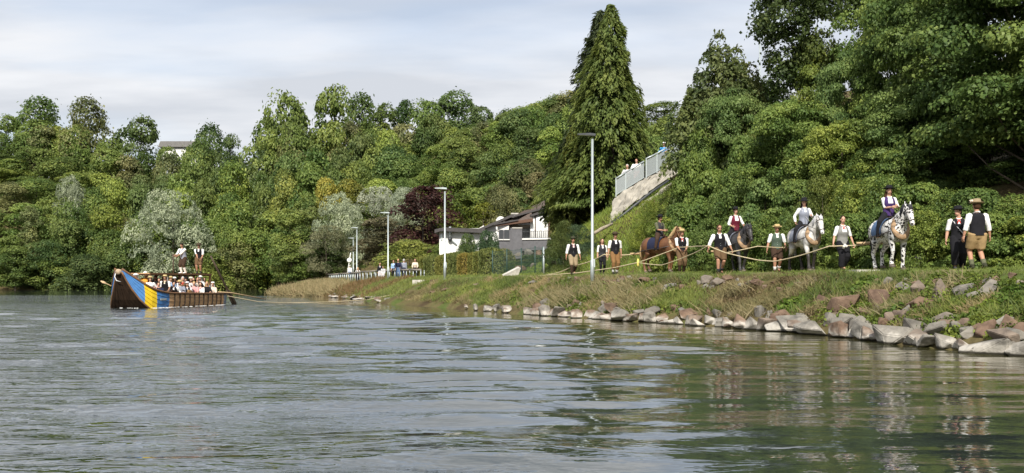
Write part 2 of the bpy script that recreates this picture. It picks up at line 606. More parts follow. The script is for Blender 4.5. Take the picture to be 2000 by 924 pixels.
wxs = np.concatenate([np.arange(-420, -60, 15), np.arange(-60, -30, 1.0), np.arange(-30, 20, 0.16), np.arange(20, 40, 2)])
_y = [-60, -30, -10, 0, 4]
while _y[-1] < 75: _y.append(_y[-1] + max(0.06, 0.0068 * _y[-1]))
wys = np.array(_y + list(np.arange(78, 240, 6)))
wm, wP, wZ = grid_mesh('river_water', wxs, wys, wave_h)
wd = -shore_d(wP)
sa = wm.attributes.new('shallow', 'FLOAT', 'POINT')
_sh = sstep(7.5, 0.8, wd) * (0.55 + 0.75 * (fnoise(wP[:, 0] * 0.35, wP[:, 1] * 0.35, 9) - 0.3)) * sstep(60, 40, wP[:, 1])
sa.data.foreach_set('value', np.clip(_sh, 0, 1).astype(np.float32))
ra = wm.attributes.new('ruffle', 'FLOAT', 'POINT')
_wx, _wy = wP[:, 0], wP[:, 1]
_fi, _mi, _ca = water_zones(wP)
_rf = _fi * (0.65 + 0.7 * sstep(0.35, 0.62, fnoise(_wx * 0.09 + 4, _wy * 0.16, 21, 3))) + 0.16 * _mi + 0.05 * _ca
_rf = _rf * (1 - 0.93 * sstep(84, 96, _wy))
ra.data.foreach_set('value', np.clip(_rf, 0, 1.3).astype(np.float32))
water = link('river_water', wm, None, water_material())
props(water, kind='structure')
# ------------------------------------------------------------------ foliage
def leaf_mesh(name, pos, nrm, size, rnd, aspect=0.6, fold=0.12, along=None, seed=0):
    """One mesh of small folded leaves: POS, NRM (N,3), SIZE, RND (N)."""
    r = np.random.RandomState(seed)
    n = len(pos)
    nrm = nrm / (np.linalg.norm(nrm, axis=1, keepdims=True) + 1e-9)
    a = along if along is not None else r.normal(size=(n, 3))
    a = a - nrm * np.sum(a * nrm, 1, keepdims=True)
    a /= (np.linalg.norm(a, axis=1, keepdims=True) + 1e-9)
    b = np.cross(nrm, a)
    s = np.asarray(size).reshape(-1, 1)
    V = np.empty((n, 4, 3))
    V[:, 0] = pos - a * s * 0.5
    V[:, 1] = pos + b * s * 0.5 * aspect + nrm * s * fold - a * s * 0.06
    V[:, 2] = pos + a * s * 0.5 - nrm * s * fold * 0.8
    V[:, 3] = pos - b * s * 0.5 * aspect + nrm * s * fold - a * s * 0.06
    me = bpy.data.meshes.new(name)
    me.vertices.add(n * 4); me.vertices.foreach_set('co', V.ravel())
    me.loops.add(n * 4); me.loops.foreach_set('vertex_index', np.arange(n * 4))
    me.polygons.add(n); me.polygons.foreach_set('loop_start', np.arange(0, n * 4, 4)); me.polygons.foreach_set('loop_total', np.full(n, 4))
    at_ = me.attributes.new('rnd', 'FLOAT', 'POINT')
    at_.data.foreach_set('value', np.repeat(np.asarray(rnd, np.float32), 4))
    me.update()
    return me


def lobes_in(seed, shape, n, r0, r1):
    """Branch clumps filling a crown of unit height: list of (centre, radius). SHAPE(z) gives the half width at height z."""
    r = np.random.RandomState(seed)
    out = []
    for i in range(n):
        z = r.uniform(0.06, 0.97)
        w = shape(z)
        a = r.uniform(0, 2 * np.pi)
        rad = r.uniform(r0, r1)
        q = max(0, w - rad * 0.75) * np.sqrt(r.uniform(0.25, 1.0))
        out.append((np.array([q * np.cos(a), q * np.sin(a), min(max(z, rad * 0.6), 1 - rad * 0.7)]), rad))
    return out


def crown_mesh(name, seed, lobes, nleaf, leaf, squash=0.8, droop=0.0, aspect=0.62, upbias=0.45, shell=0.72, stray=0.07, spray=1.35, gaps=0.18):
    r = np.random.RandomState(seed)
    C = np.array([c for c, _ in lobes]); R = np.array([q for _, q in lobes])
    w = R ** 2; w /= w.sum()
    k = r.choice(len(R), size=nleaf, p=w)
    d = r.normal(size=(nleaf, 3))
    d[:, 2] += 0.25
    d /= np.linalg.norm(d, axis=1, keepdims=True)
    rr = R[k] * (shell + (1.12 - shell) * r.uniform(0, 1, nleaf) ** 0.7)
    st = r.uniform(size=nleaf) < stray
    rr = np.where(st, rr * r.uniform(1.0, 1.35, nleaf), rr)
    off = d * rr[:, None]
    # each clump is a spray: longer outwards, flat, tipping down at its end
    e = C[:, :2] / (np.linalg.norm(C[:, :2], axis=1, keepdims=True) + 1e-6)
    st_r, st_z = r.uniform(1.05, spray, len(R)), squash * r.uniform(0.7, 1.1, len(R))
    al = (off[:, :2] * e[k]).sum(1)
    off[:, :2] += e[k] * (al * (st_r[k] - 1))[:, None]
    off[:, 2] *= st_z[k]
    off[:, 2] -= 0.30 * np.maximum(0, al) ** 2 / (R[k] + 1e-6)
    p = C[k] + off
    p[:, 2] -= droop * (np.hypot(off[:, 0], off[:, 1]) ** 2) / (R[k] + 1e-6)
    keep = np.ones(nleaf, bool)
    for c, q in lobes:
        dd = p - c; dd[:, 2] /= squash
        keep &= ~((dd ** 2).sum(1) < (q * 0.66) ** 2)
    f = 2.2 / R.mean()
    gap = (np.sin(p[:, 0] * f + 1.3 * np.sin(p[:, 2] * f * 1.3)) + np.sin(p[:, 1] * f * 1.1 + 2 * np.sin(p[:, 0] * f * .7)) + np.sin(p[:, 2] * f * 1.7 + seed)) / 3
    keep &= r.uniform(size=nleaf) > gaps + 1.1 * gap
    p, d, k = p[keep], d[keep], k[keep]
    m = len(p)
    nrm = d * 0.75 + np.array([0, 0, upbias]) + r.normal(size=(m, 3)) * 0.42
    tone = r.uniform(0.15, 0.85, len(R))
    rnd = np.clip(tone[k] + r.normal(size=m) * 0.16, 0, 1)
    size = leaf * r.uniform(0.65, 1.35, m)
    me = leaf_mesh(name, p, nrm, size, rnd, aspect, seed=seed + 1)
    me.materials.append(LEAF)
    return me


def trunk_mesh(name, seed, lobes, r0, bend=0.03, nlimb=9, zend=0.8, zstart=-1.0):
    """Tapered trunk with limbs reaching into the clumps (unit-height crown, trunk continues down to zstart)."""
    r = random.Random(seed)
    mb = MB()
    pts, rad = [], []
    for i in range(9):
        t = i / 8
        z = zstart + (zend - zstart) * t
        pts.append((bend * math.sin(3 * t + seed), bend * math.cos(2.3 * t + seed) - bend, z))
        rad.append(r0 * (1.25 - 0.15 * 8 * min(t, 1 / 8) - 0.95 * t))
    mb.loft(pts, rad, 8)
    ls = sorted(lobes, key=lambda q: -q[1])[:nlimb]
    for c, q in ls:
        z0 = max(zstart * 0.3, min(zend - 0.05, c[2] - 0.22 - 0.1 * r.random()))
        t = (z0 - zstart) / (zend - zstart)
        base = Vector((bend * math.sin(3 * t + seed), bend * math.cos(2.3 * t + seed) - bend, z0))
        e = Vector(c)
        midp = base.lerp(e, 0.5) + Vector((0, 0, -0.03))
        ra = r0 * (1.0 - 0.85 * t) * 0.55
        mb.loft([base, midp, e], [ra, ra * 0.7, ra * 0.25], 6)
    return mb.mesh(name, BARK, True)


PROTO = {}


def proto(key, seed, shape, nlobe, r0, r1, nleaf, leaf, trunk_r=0.022, **kw):
    lo = lobes_in(seed, shape, nlobe, r0, r1)
    PROTO[key] = (crown_mesh('crown_' + key, seed, lo, nleaf, leaf, **kw), trunk_mesh('trunk_' + key, seed, lo, trunk_r))


round_ = lambda z: 0.46 * math.sin(math.pi * min(1, max(0, z * 0.92 + 0.06))) ** 0.6
tall_ = lambda z: 0.30 * math.sin(math.pi * min(1, max(0, z * 0.94 + 0.04))) ** 0.55
wide_ = lambda z: 0.62 * math.sin(math.pi * min(1, max(0, z * 0.9 + 0.1))) ** 0.55
column_ = lambda z: 0.19 * math.sin(math.pi * min(1, max(0, z * 0.95 + 0.03))) ** 0.45
# far crowns: leaf sprays of about 0.4 m on a tree of ten metres
proto('far_round', 1, round_, 30, 0.10, 0.20, 13000, 0.036)
proto('far_round_b', 2, round_, 24, 0.12, 0.23, 13000, 0.037)
proto('far_tall', 3, tall_, 34, 0.07, 0.14, 12000, 0.031)
proto('far_tall_b', 4, tall_, 26, 0.08, 0.16, 12000, 0.032)
proto('far_wide', 5, wide_, 36, 0.12, 0.22, 14000, 0.038)
proto('far_column', 6, column_, 26, 0.06, 0.11, 8000, 0.030)
proto('far_willow', 7, wide_, 40, 0.09, 0.17, 17000, 0.036, aspect=0.34, droop=0.3, upbias=0.2)
proto('far_weeping', 8, round_, 44, 0.10, 0.20, 20000, 0.044, aspect=0.36, droop=0.8, upbias=0.2, squash=1.0, gaps=0.05)

GREEN = (0.110, 0.164, 0.042, 1)
DARK = (0.082, 0.129, 0.040, 1)
MIDG = (0.138, 0.197, 0.049, 1)
LIGHT = (0.181, 0.240, 0.056, 1)
LIME = (0.175, 0.205, 0.035, 1)
OLIVE = (0.152, 0.166, 0.064, 1)
SILVER = (0.34, 0.37, 0.26, 1)
PALE = (0.190, 0.215, 0.080, 1)
COPPER = (0.040, 0.020, 0.016, 1)
YELLOW = (0.230, 0.235, 0.045, 1)


def tree(name, key, loc, H, W, color, label, cat='tree', group=None, rot=0.0, clear=0.22, crown_name='crown'):
    """H is the full height, CLEAR the bare share of the trunk below the crown, W the width."""
    cm, tm = PROTO[key]
    root = empty(name, loc, rot, label, cat, group)
    hc = H * (1 - clear)
    base_w = {'far_round': 0.92, 'far_round_b': 0.92, 'far_tall': 0.6, 'far_tall_b': 0.6, 'far_wide': 1.24, 'far_column': 0.38, 'far_willow': 1.24, 'far_weeping': 0.92}.get(key, 0.9)
    s = W / base_w if W else hc
    t = link('trunk', tm, root); t.location = (0, 0, H * clear); t.scale = (s, s, hc)
    c = link(crown_name, cm, root); c.location = (0, 0, H * clear); c.scale = (s, s, hc)
    c.color = color
    return root


_tr = random.Random(11)


def far_tree(px, ytop, wpx, Y, key, color, label, group=None, hmin=4.0, name='broadleaf_tree', clear=0.12):
    wpx = wpx * 1.28
    X = (px - 1000) / FOC * Y
    z = gz(X, Y) - 0.15
    ztop = CAMZ + (HOR - ytop) / FOC * Y
    H = max(hmin, ztop - z)
    clear = max(clear, 1 - 1.9 * (wpx / FOC * Y) / H) if key not in ('far_column', 'far_tall', 'far_tall_b') else max(clear, 1 - 3.0 * (wpx / FOC * Y) / H)
    v = _tr.uniform(0.85, 1.18)
    col = tuple(c * v * _tr.uniform(0.94, 1.06) for c in color[:3]) + (1,)
    return tree(name, key, (X, Y, z), H, wpx / FOC * Y, col, label, 'tree', group, _tr.uniform(0, 6.28), clear)
# ------------------------------------------------------------------ the wooded hill beyond the river
SKY_TREES = [
    (8, 228, 75, 192, 'far_round', GREEN, 'tree cut by the left edge of the photo on the hilltop'),
    (78, 196, 108, 190, 'far_round_b', GREEN, 'big round dark tree on the hilltop, left of the weeping willow'),
    (168, 198, 98, 188, 'far_round_b', (0.165, 0.195, 0.065, 1), 'pale yellow-green weeping willow standing on the hilltop'),
    (272, 233, 95, 192, 'far_round', DARK, 'dark round tree on the hilltop between willow and grey roof'),
    (412, 250, 80, 188, 'far_round_b', DARK, 'dark round tree on the hilltop right of the grey roof'),
    (452, 262, 40, 205, 'far_tall', DARK, 'slim dark treetop just right of the hilltop house'),
    (548, 192, 125, 185, 'far_round', GREEN, 'tall broad tree at the left end of the high wood on the hill'),
    (655, 168, 85, 188, 'far_tall', GREEN, 'tallest ragged tree on the skyline of the hill wood'),
    (706, 192, 90, 185, 'far_round_b', GREEN, 'full tree on the skyline beside the tallest ragged one'),
    (752, 196, 48, 184, 'far_column', MIDG, 'narrow light spire-shaped tree on the hill skyline'),
    (795, 190, 46, 188, 'far_column', DARK, 'narrow dark spire-shaped tree on the hill skyline'),
    (832, 202, 92, 184, 'far_round', GREEN, 'rounded tree on the skyline just right of the dark spire'),
    (893, 181, 84, 188, 'far_tall_b', DARK, 'dark tall tree with a forked top on the hill skyline'),
    (938, 212, 82, 184, 'far_round', DARK, 'dark dome-shaped tree right of the forked treetop'),
    (992, 218, 66, 188, 'far_round_b', DARK, 'dark small-topped tree between the dome-shaped one and the conifer'),
    (1036, 236, 74, 184, 'far_round', GREEN, 'green tree on the skyline close left of the tall conifer'),
    (1078, 246, 60, 180, 'far_tall', DARK, 'dark treetop half hidden behind the tall conifer'),
    (1300, 212, 95, 120, 'far_round_b', GREEN, 'green treetop seen between the conifer and the steep wood'),
]
for px, yt, w, Y, k, c, lab in SKY_TREES:
    far_tree(px, yt, w, Y, k, c, lab, 'trees on the hill skyline')
SPECIAL = [
    (330, 372, 135, 143, 'far_willow', SILVER, 'large silver willow on the far shore above the boat', 'willow_tree'),
    (138, 344, 62, 158, 'far_willow', SILVER, 'small whitish willow halfway up the hill at left', 'willow_tree'),
    (662, 378, 95, 128, 'far_willow', SILVER, 'silver willow left of the copper beech, the leftmost of three', 'willow_tree'),
    (735, 364, 80, 134, 'far_willow', SILVER, 'silver willow in the middle of the three by the copper beech', 'willow_tree'),
    (792, 366, 72, 130, 'far_willow', SILVER, 'silver willow touching the copper beech', 'willow_tree'),
    (640, 352, 62, 142, 'far_round', YELLOW, 'yellowing tree behind the silver willows', 'broadleaf_tree'),
    (682, 350, 54, 142, 'far_tall', LIME, 'lime-green tree beside the yellowing one', 'broadleaf_tree'),
    (836, 366, 130, 104, 'far_round', COPPER, 'dark purple copper beech behind the lamp and hedge', 'copper_beech_tree'),
    (745, 425, 90, 112, 'far_tall', (0.13, 0.12, 0.06, 1), 'thin brownish tree behind the path railing', 'broadleaf_tree'),
    (800, 470, 120, 93, 'far_wide', LIGHT, 'bright green bush-like tree behind the people at the railing', 'broadleaf_tree'),
    (900, 382, 100, 112, 'far_round_b', (0.12, 0.165, 0.03, 1), 'bright green tree above the white garage wall', 'broadleaf_tree'),
    (960, 365, 75, 118, 'far_tall', LIGHT, 'light green tree behind the house, left of the pale one', 'broadleaf_tree'),
    (1012, 362, 90, 116, 'far_round', PALE, 'pale cream-green tree behind the house roof', 'broadleaf_tree'),
    (950, 392, 46, 108, 'far_column', YELLOW, 'yellowish shrub-like tree by the white gable', 'broadleaf_tree'),
    (526, 478, 66, 152, 'far_round', (0.2, 0.25, 0.03, 1), 'vivid lime-green sapling on the shore behind the boat stern', 'broadleaf_tree'),
    (590, 470, 90, 140, 'far_wide', OLIVE, 'grey-green bush tree leaning over the water past the reeds', 'broadleaf_tree'),
    (640, 440, 80, 124, 'far_willow', (0.15, 0.17, 0.09, 1), 'dull grey willow with bare twigs behind the railing end', 'willow_tree'),
    (605, 405, 70, 150, 'far_tall_b', (0.17, 0.19, 0.075, 1), 'pale feathery tree left of the silver willows', 'broadleaf_tree'),
    (470, 505, 90, 172, 'far_wide', OLIVE, 'low olive bush on the shore right above the boat roof end', 'broadleaf_tree'),
    (205, 405, 80, 150, 'far_round', (0.13, 0.175, 0.035, 1), 'bright green tree on the slope left of the silver willow', 'broadleaf_tree'),
    (332, 291, 66, 193, 'far_round', GREEN, 'low green treetop right under the grey hilltop roof, left half', 'broadleaf_tree'),
    (376, 291, 62, 193, 'far_round_b', MIDG, 'low green treetop right under the grey hilltop roof, right half', 'broadleaf_tree'),
    (60, 400, 34, 147, 'far_column', PALE, 'thin pale poplar near the left edge of the far shore', 'broadleaf_tree'),
]
for px, yt, w, Y, k, c, lab, nm in SPECIAL:
    far_tree(px, yt, w, Y, k, c, lab, None, 2.5, nm)
KEYS = ['far_round', 'far_round_b', 'far_tall', 'far_tall_b', 'far_wide']
COLS = [GREEN, GREEN, MIDG, DARK, DARK, LIGHT, OLIVE, MIDG]
ROWS = [
    (540, 1085, 36, 181, 246), (-40, 240, 40, 187, 262),  # x from, x to, step, depth, top row
    (-60, 560, 44, 181, 300), (-50, 560, 46, 172, 335), (-70, 560, 48, 163, 372), (-55, 540, 48, 154, 412), (-60, 545, 46, 147, 452), (-50, 470, 42, 143.5, 492),
    (560, 1120, 48, 178, 268), (575, 1110, 48, 168, 300), (560, 1110, 46, 158, 335), (590, 1100, 50, 148, 372), (560, 900, 52, 138, 418),
    (850, 1130, 34, 172, 300), (870, 1130, 34, 163, 310), (860, 1130, 34, 154, 320), (880, 1120, 36, 146, 335), (870, 1120, 36, 138, 350), (900, 1120, 36, 130, 365), (890, 1110, 36, 122, 375), (930, 1110, 38, 114, 390), (980, 1110, 38, 106, 400), (1280, 1360, 30, 95, 240), (1290, 1370, 34, 75, 270), (1000, 1120, 40, 130, 330), (-330, -70, 52, 184, 275), (-330, -60, 52, 172, 330), (-330, -60, 54, 160, 375), (-330, -70, 54, 150, 430), (-330, -60, 54, 146, 475), (500, 640, 40, 190, 440), (505, 600, 44, 175, 480), (560, 660, 44, 128, 480),
]
COLWORD = {GREEN: 'green', MIDG: 'mid-green', DARK: 'dark green', LIGHT: 'light green', OLIVE: 'olive green'}
SHAPEWORD = {'far_round': 'round', 'far_round_b': 'lumpy', 'far_tall': 'slim', 'far_tall_b': 'upright', 'far_wide': 'spreading'}
ROWS_AT = [(305, 'high on the hill'), (340, 'on the upper slope'), (380, 'on the middle slope'), (425, 'on the lower slope'), (470, 'low above the water'), (900, 'at the water edge')]
COLS_AT = [(-64, 'beyond the left edge'), (90, 'at the left edge'), (210, 'below the weeping willow'), (290, 'left of the silver willow'), (370, 'by the large silver willow'), (440, 'right of the large silver willow'), (510, 'above the boat stern'), (590, 'below the high wood'),
           (660, 'by the yellowing tree'), (740, 'behind the silver willows'), (800, 'left of the copper beech'), (880, 'behind the copper beech'), (940, 'above the garage'), (1000, 'above the white gable'), (1060, 'above the terrace'), (2000, 'beside the tall conifer')]
for x0, x1, st, Y, yt in ROWS:
    x = x0
    while x < x1:
        px = x + _tr.uniform(-14, 14)
        k, c = _tr.choice(KEYS), _tr.choice(COLS)
        y = yt + _tr.uniform(-20, 20)
        w = _tr.uniform(62, 98) * (0.8 if 'tall' in k else 1.05)
        where = '%s, %s' % (next(w_ for lim, w_ in ROWS_AT if yt <= lim), next(w_ for lim, w_ in COLS_AT if px < lim))
        far_tree(px, y, w, Y + _tr.uniform(-3, 3), k, c, '%s %s tree, %s' % (SHAPEWORD[k], COLWORD[c], where), 'trees of the hillside wood', 8.5 if px > 850 else 3.0, clear=0.04)
        x += st
# ------------------------------------------------------------------ trees of the steep bank behind the tow path
near_ = lambda z: 0.50 * math.sin(math.pi * min(1, max(0, z * 0.85 + 0.13))) ** 0.5
bush_ = lambda z: 0.62 * math.sin(math.pi * min(1, max(0, z * 0.62 + 0.34))) ** 0.6
proto('near_maple', 21, near_, 90, 0.06, 0.13, 80000, 0.0185, trunk_r=0.016, aspect=0.8, shell=0.45, stray=0.16, spray=1.9, squash=0.55)
proto('near_maple_b', 22, near_, 80, 0.06, 0.14, 80000, 0.0185, trunk_r=0.016, aspect=0.75, shell=0.45, stray=0.16, spray=1.9, squash=0.55)
proto('near_bush', 23, bush_, 52, 0.09, 0.20, 32000, 0.037, trunk_r=0.02, aspect=0.85, shell=0.45, stray=0.15, spray=1.6, squash=0.55)
proto('near_bush_b', 24, bush_, 56, 0.08, 0.18, 32000, 0.034, trunk_r=0.02, aspect=0.6, shell=0.6, stray=0.16, droop=0.4)
proto('near_fine', 25, bush_, 34, 0.11, 0.22, 30000, 0.026, trunk_r=0.02, aspect=0.45, shell=0.6, stray=0.2)
proto('near_ivy', 26, lambda z: 0.20 + 0.06 * math.sin(9 * z), 40, 0.06, 0.11, 36000, 0.0155, trunk_r=0.02, aspect=0.85, stray=0.16)
proto('near_sumac', 27, lambda z: 0.34 * math.sin(math.pi * min(1, z * 0.9 + 0.1)) ** 0.5, 26, 0.06, 0.12, 7500, 0.042, trunk_r=0.012, aspect=0.5, droop=0.8, stray=0.3)
BW = {'near_maple': 1.05, 'near_maple_b': 1.05, 'near_bush': 1.25, 'near_bush_b': 1.25, 'near_fine': 1.25, 'near_ivy': 0.5, 'near_sumac': 0.62}


def near_plant(name, key, px, Y, ytop, width, color, label, cat, group=None, sink=0.3, clear=0.0, zbase=None):
    X = (px - 1000) / FOC * Y
    z = (gz(X, Y) if zbase is None else zbase) - sink
    H = CAMZ + (HOR - ytop) / FOC * Y - z
    cm, tm = PROTO[key]
    root = empty(name, (X, Y, z), _tr.uniform(0, 6.28), label, cat, group)
    s = width / BW[key]
    hc = H * (1 - clear)
    t = link('trunk', tm, root); t.location = (0, 0, H * clear); t.scale = (s, s, hc)
    c = link('crown', cm, root); c.location = (0, 0, H * clear); c.scale = (s, s, hc)
    c.color = color
    return root


NG = (0.131, 0.197, 0.047, 1)
NGD = (0.108, 0.168, 0.044, 1)
NGY = (0.166, 0.222, 0.047, 1)
NGB = (0.122, 0.190, 0.058, 1)
for px, Y, yt, w, key, c, clear, lab in [
    (1405, 45.5, 66, 3.0, 'near_sumac', (0.095, 0.125, 0.045, 1), 0.25, 'thin-topped sapling with sparse drooping leaves against the sky, left end of the steep wood'),
    (1362, 46, 150, 3.4, 'near_sumac', (0.10, 0.135, 0.045, 1), 0.15, 'shorter thin-leaved sapling left of the thin-topped one'),
    (1446, 44.5, 96, 2.6, 'near_sumac', (0.11, 0.14, 0.045, 1), 0.2, 'slender sapling with drooping leaves right of the thin-topped one'),
    (1392, 48, 168, 4.4, 'near_maple', NGY, 0.10, 'lower yellow-green tree below the thin-topped sapling'),
    (1440, 44, 170, 4.6, 'near_maple_b', NGB, 0.10, 'bluish green tree under the lamp that rises from the wood'),
    (1572, 42, -60, 4.6, 'near_ivy', (0.058, 0.088, 0.024, 1), 0.0, 'tall trunk wrapped in ivy whose top leaves the photo'),
    (1545, 39, 190, 5.0, 'near_maple', NG, 0.08, 'green tree in front of the ivy-wrapped trunk'),
    (1665, 38.5, 95, 3.6, 'near_maple_b', NGB, 0.08, 'pointed tree just right of the ivy-wrapped trunk'),
    (1768, 37, -40, 4.6, 'near_maple', NG, 0.08, 'tall maple right of the gap of sky'),
    (1860, 35, -150, 7.0, 'near_maple_b', NGD, 0.14, 'large dark maple overhanging the path above the spotted horse'),
    (1985, 31, -190, 7.2, 'near_maple', NGD, 0.18, 'large maple cut by the right edge, overhanging the two men'),
    (2090, 30, -150, 7.0, 'near_maple_b', NGD, 0.15, 'maple mostly beyond the right edge of the photo'),
    (1640, 36, 235, 4.2, 'near_maple', NGY, 0.05, 'low yellowish maple above the grey-vested woman'),
    (1790, 34.5, 165, 4.6, 'near_maple', NGB, 0.10, 'bluish green maple above the spotted horse'),
    (1590, 42.5, 70, 3.4, 'near_maple_b', NGY, 0.2, 'yellowish maple crown right of the ivy-wrapped trunk'),
    (1770, 40, -70, 6.5, 'near_maple_b', NG, 0.15, 'tall green maple standing behind the others above the spotted horse'),
    (1480, 46, 150, 5.0, 'near_maple', NGD, 0.1, 'dark maple behind the lamp that rises from the wood'),
    (1950, 33.5, 150, 5.0, 'near_maple', NGD, 0.02, 'dark low maple in the hollow behind the two men'),
    (2030, 31.5, 200, 5.0, 'near_maple_b', NGD, 0.02, 'dark low maple in the hollow at the right edge'),
    (1830, 35.5, 230, 4.5, 'near_maple_b', NGD, 0.02, 'dark low maple in the hollow above the spotted horse'),
]:
    near_plant('maple_tree' if 'maple' in key else ('ivy_tree' if 'ivy' in key else 'sapling_tree'), key, px, Y, yt, w, c, lab, 'tree', 'trees of the steep wood behind the tow path', 0.4, clear)
BUSH = [  # px, Y, ytop, width
    (1268, 48, 392, 2.4, 'near_fine', (0.15, 0.20, 0.035, 1)), (1312, 47.5, 362, 2.2, 'near_fine', (0.12, 0.16, 0.035, 1)), (1352, 46.5, 318, 2.6, 'near_bush_b', NGY),
    (1300, 44, 420, 2.2, 'near_bush', NGY), (1340, 42.5, 395, 2.6, 'near_bush', NG), (1390, 42.5, 330, 3.2, 'near_bush', NG), (1390, 40, 425, 2.4, 'near_bush_b', NGD),
    (1440, 40, 330, 3.0, 'near_bush_b', NGD), (1440, 38, 430, 2.3, 'near_bush', NG), (1495, 38, 345, 3.0, 'near_bush', NGB), (1500, 36, 420, 2.4, 'near_bush_b', NG),
    (1552, 36, 350, 2.8, 'near_bush', NGD), (1560, 34, 425, 2.3, 'near_fine', (0.105, 0.15, 0.035, 1)), (1610, 34.3, 345, 2.8, 'near_fine', (0.115, 0.155, 0.04, 1)), (1615, 32.6, 425, 2.2, 'near_bush_b', NG),
    (1670, 33, 350, 2.6, 'near_bush_b', NGY), (1675, 31.2, 415, 2.2, 'near_bush', NG), (1730, 32, 340, 2.6, 'near_bush_b', NG), (1740, 30, 400, 2.2, 'near_bush', NGD),
    (1795, 31, 355, 2.5, 'near_bush', NG), (1805, 28.8, 410, 2.1, 'near_bush_b', NGY), (1855, 29.6, 370, 2.4, 'near_bush_b', NG), (1870, 27.8, 425, 2.0, 'near_bush', NG),
    (1915, 28.6, 365, 2.4, 'near_bush', NGD), (1935, 27.2, 415, 2.0, 'near_bush', NG), (1985, 27.4, 380, 2.4, 'near_bush_b', NG), (2010, 26.2, 420, 2.2, 'near_bush', NGY), (2065, 26, 350, 2.8, 'near_bush', NG),
    (1750, 33.5, 290, 2.8, 'near_bush', NG), (1580, 37.5, 290, 3.0, 'near_bush', NGB), (1690, 35, 300, 2.8, 'near_fine', NG), (1470, 41, 265, 3.0, 'near_bush', NG), (1370, 44.5, 250, 3.2, 'near_bush_b', NG),
]
WHO = ['beside the sprayed retaining wall', 'above the brown horse', 'behind the brown horse', 'behind the dark horse', 'behind the white horse', 'behind the grey-vested woman', 'behind the spotted horse', 'behind the two men at right', 'at the right edge of the photo']
for i, (px, Y, yt, w, key, c) in enumerate(BUSH):
    who = WHO[0] if px < 1280 else WHO[1] if px < 1335 else WHO[2] if px < 1400 else WHO[3] if px < 1500 else WHO[4] if px < 1630 else WHO[5] if px < 1700 else WHO[6] if px < 1830 else WHO[7] if px < 1960 else WHO[8]
    leaf = {'near_bush': 'broad-leaved', 'near_bush_b': 'drooping', 'near_fine': 'fine-leaved'}[key]
    tone = 'yellowish ' if c[0] > 0.11 else 'dark ' if c == NGD else ''
    lab = '%s%s bush %s, %s' % (tone, leaf, who, 'low at the path edge' if yt > 390 else 'tall and set back' if yt > 310 else 'high up the bank')
    near_plant('bush', key, px, Y, yt, w, c, lab, 'bush', 'bushes along the steep bank', 0.25)


# ------------------------------------------------------------------ conifers by the sprayed wall
def conifer_crown(name, seed, n_level, n_leaf, leaf, width):
    r = np.random.RandomState(seed)
    P, Nn, A, S, R = [], [], [], [], []
    nb = n_level * 9
    for i in range(nb):
        t = (i + r.uniform()) / nb
        z = t
        a = i * 2.39996 + r.normal() * 0.3
        lump = float(fnoise(np.array([math.cos(a) * 1.3 + 9.0]), np.array([math.sin(a) * 1.3 + z * 9.0]), seed, 2)[0])
        w = width * (1 - t) ** 0.74 * (0.80 + 0.20 * min(1, t / 0.12)) * (0.42 + 1.15 * lump) * r.uniform(0.75, 1.2) + 0.008
        dirv = np.array([math.cos(a), math.sin(a), 0])
        m = max(16, int(n_leaf / nb * (0.35 + 1.3 * (1 - t))))
        q = r.uniform(0.35, 1.0, m) ** 0.6
        lat = r.normal(size=m) * 0.16 * w * (1.15 - q)
        sidev = np.array([-math.sin(a), math.cos(a), 0])
        drop = 0.32 * w * q ** 2 - 0.10 * w * np.sin(q * 3.1)
        p = dirv * (w * q)[:, None] + sidev * lat[:, None] + np.array([0, 0, 1.0]) * (z - drop + r.normal(size=m) * 0.012)[:, None]
        al = dirv * 1.0 + sidev * (lat / (w + .001) * 3)[:, None] + np.array([0, 0, -1.0]) * (0.25 + 0.9 * q)[:, None] + r.normal(size=(m, 3)) * 0.25
        nn = dirv * 0.55 + np.array([0, 0, 0.8]) + r.normal(size=(m, 3)) * 0.3
        P.append(p); Nn.append(nn); A.append(al)
        S.append(leaf * r.uniform(0.6, 1.4, m))
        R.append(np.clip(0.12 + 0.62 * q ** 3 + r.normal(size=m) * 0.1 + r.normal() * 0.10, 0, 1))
    P = np.concatenate(P)
    P[:, 2] = np.clip(P[:, 2], -0.02, 1.0)
    me = leaf_mesh(name, P, np.concatenate(Nn), np.concatenate(S), np.concatenate(R), 0.34, 0.08, np.concatenate(A), seed)
    me.materials.append(LEAF)
    return me


def conifer(px, Y, ytop, ybase_crown, width, color, label, seed, nl, nleaf, leaf, zb=None):
    X = (px - 1000) / FOC * Y
    z = gz(X, Y) - 0.2 if zb is None else zb
    ztop = CAMZ + (HOR - ytop) / FOC * Y
    zc = CAMZ + (HOR - ybase_crown) / FOC * Y
    root = empty('conifer_tree', (X, Y, z), 0.7 * seed, label, 'tree')
    H = ztop - zc
    c = link('crown', conifer_crown('conifer_crown', seed, nl, nleaf, leaf, width / 2 / H), root)
    c.location = (0, 0, zc - z); c.scale = (H, H, H); c.color = color
    MB().loft([(0, 0, 0), (0.03, 0, 1.2), (0, 0.03, (ztop - z) * 0.6), (0, 0, (ztop - z) * 0.97)], [0.33, 0.27, 0.14, 0.02], 10).build('trunk', BARK, root, True)
    return root


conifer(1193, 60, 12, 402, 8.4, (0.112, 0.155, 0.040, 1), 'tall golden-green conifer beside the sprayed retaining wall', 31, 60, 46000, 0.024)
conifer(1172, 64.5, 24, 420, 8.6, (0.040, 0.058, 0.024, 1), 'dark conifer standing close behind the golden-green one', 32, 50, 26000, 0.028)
conifer(1118, 60, 250, 500, 3.4, (0.105, 0.130, 0.030, 1), 'narrower olive conifer left of the tall golden-green one', 33, 34, 16000, 0.030)
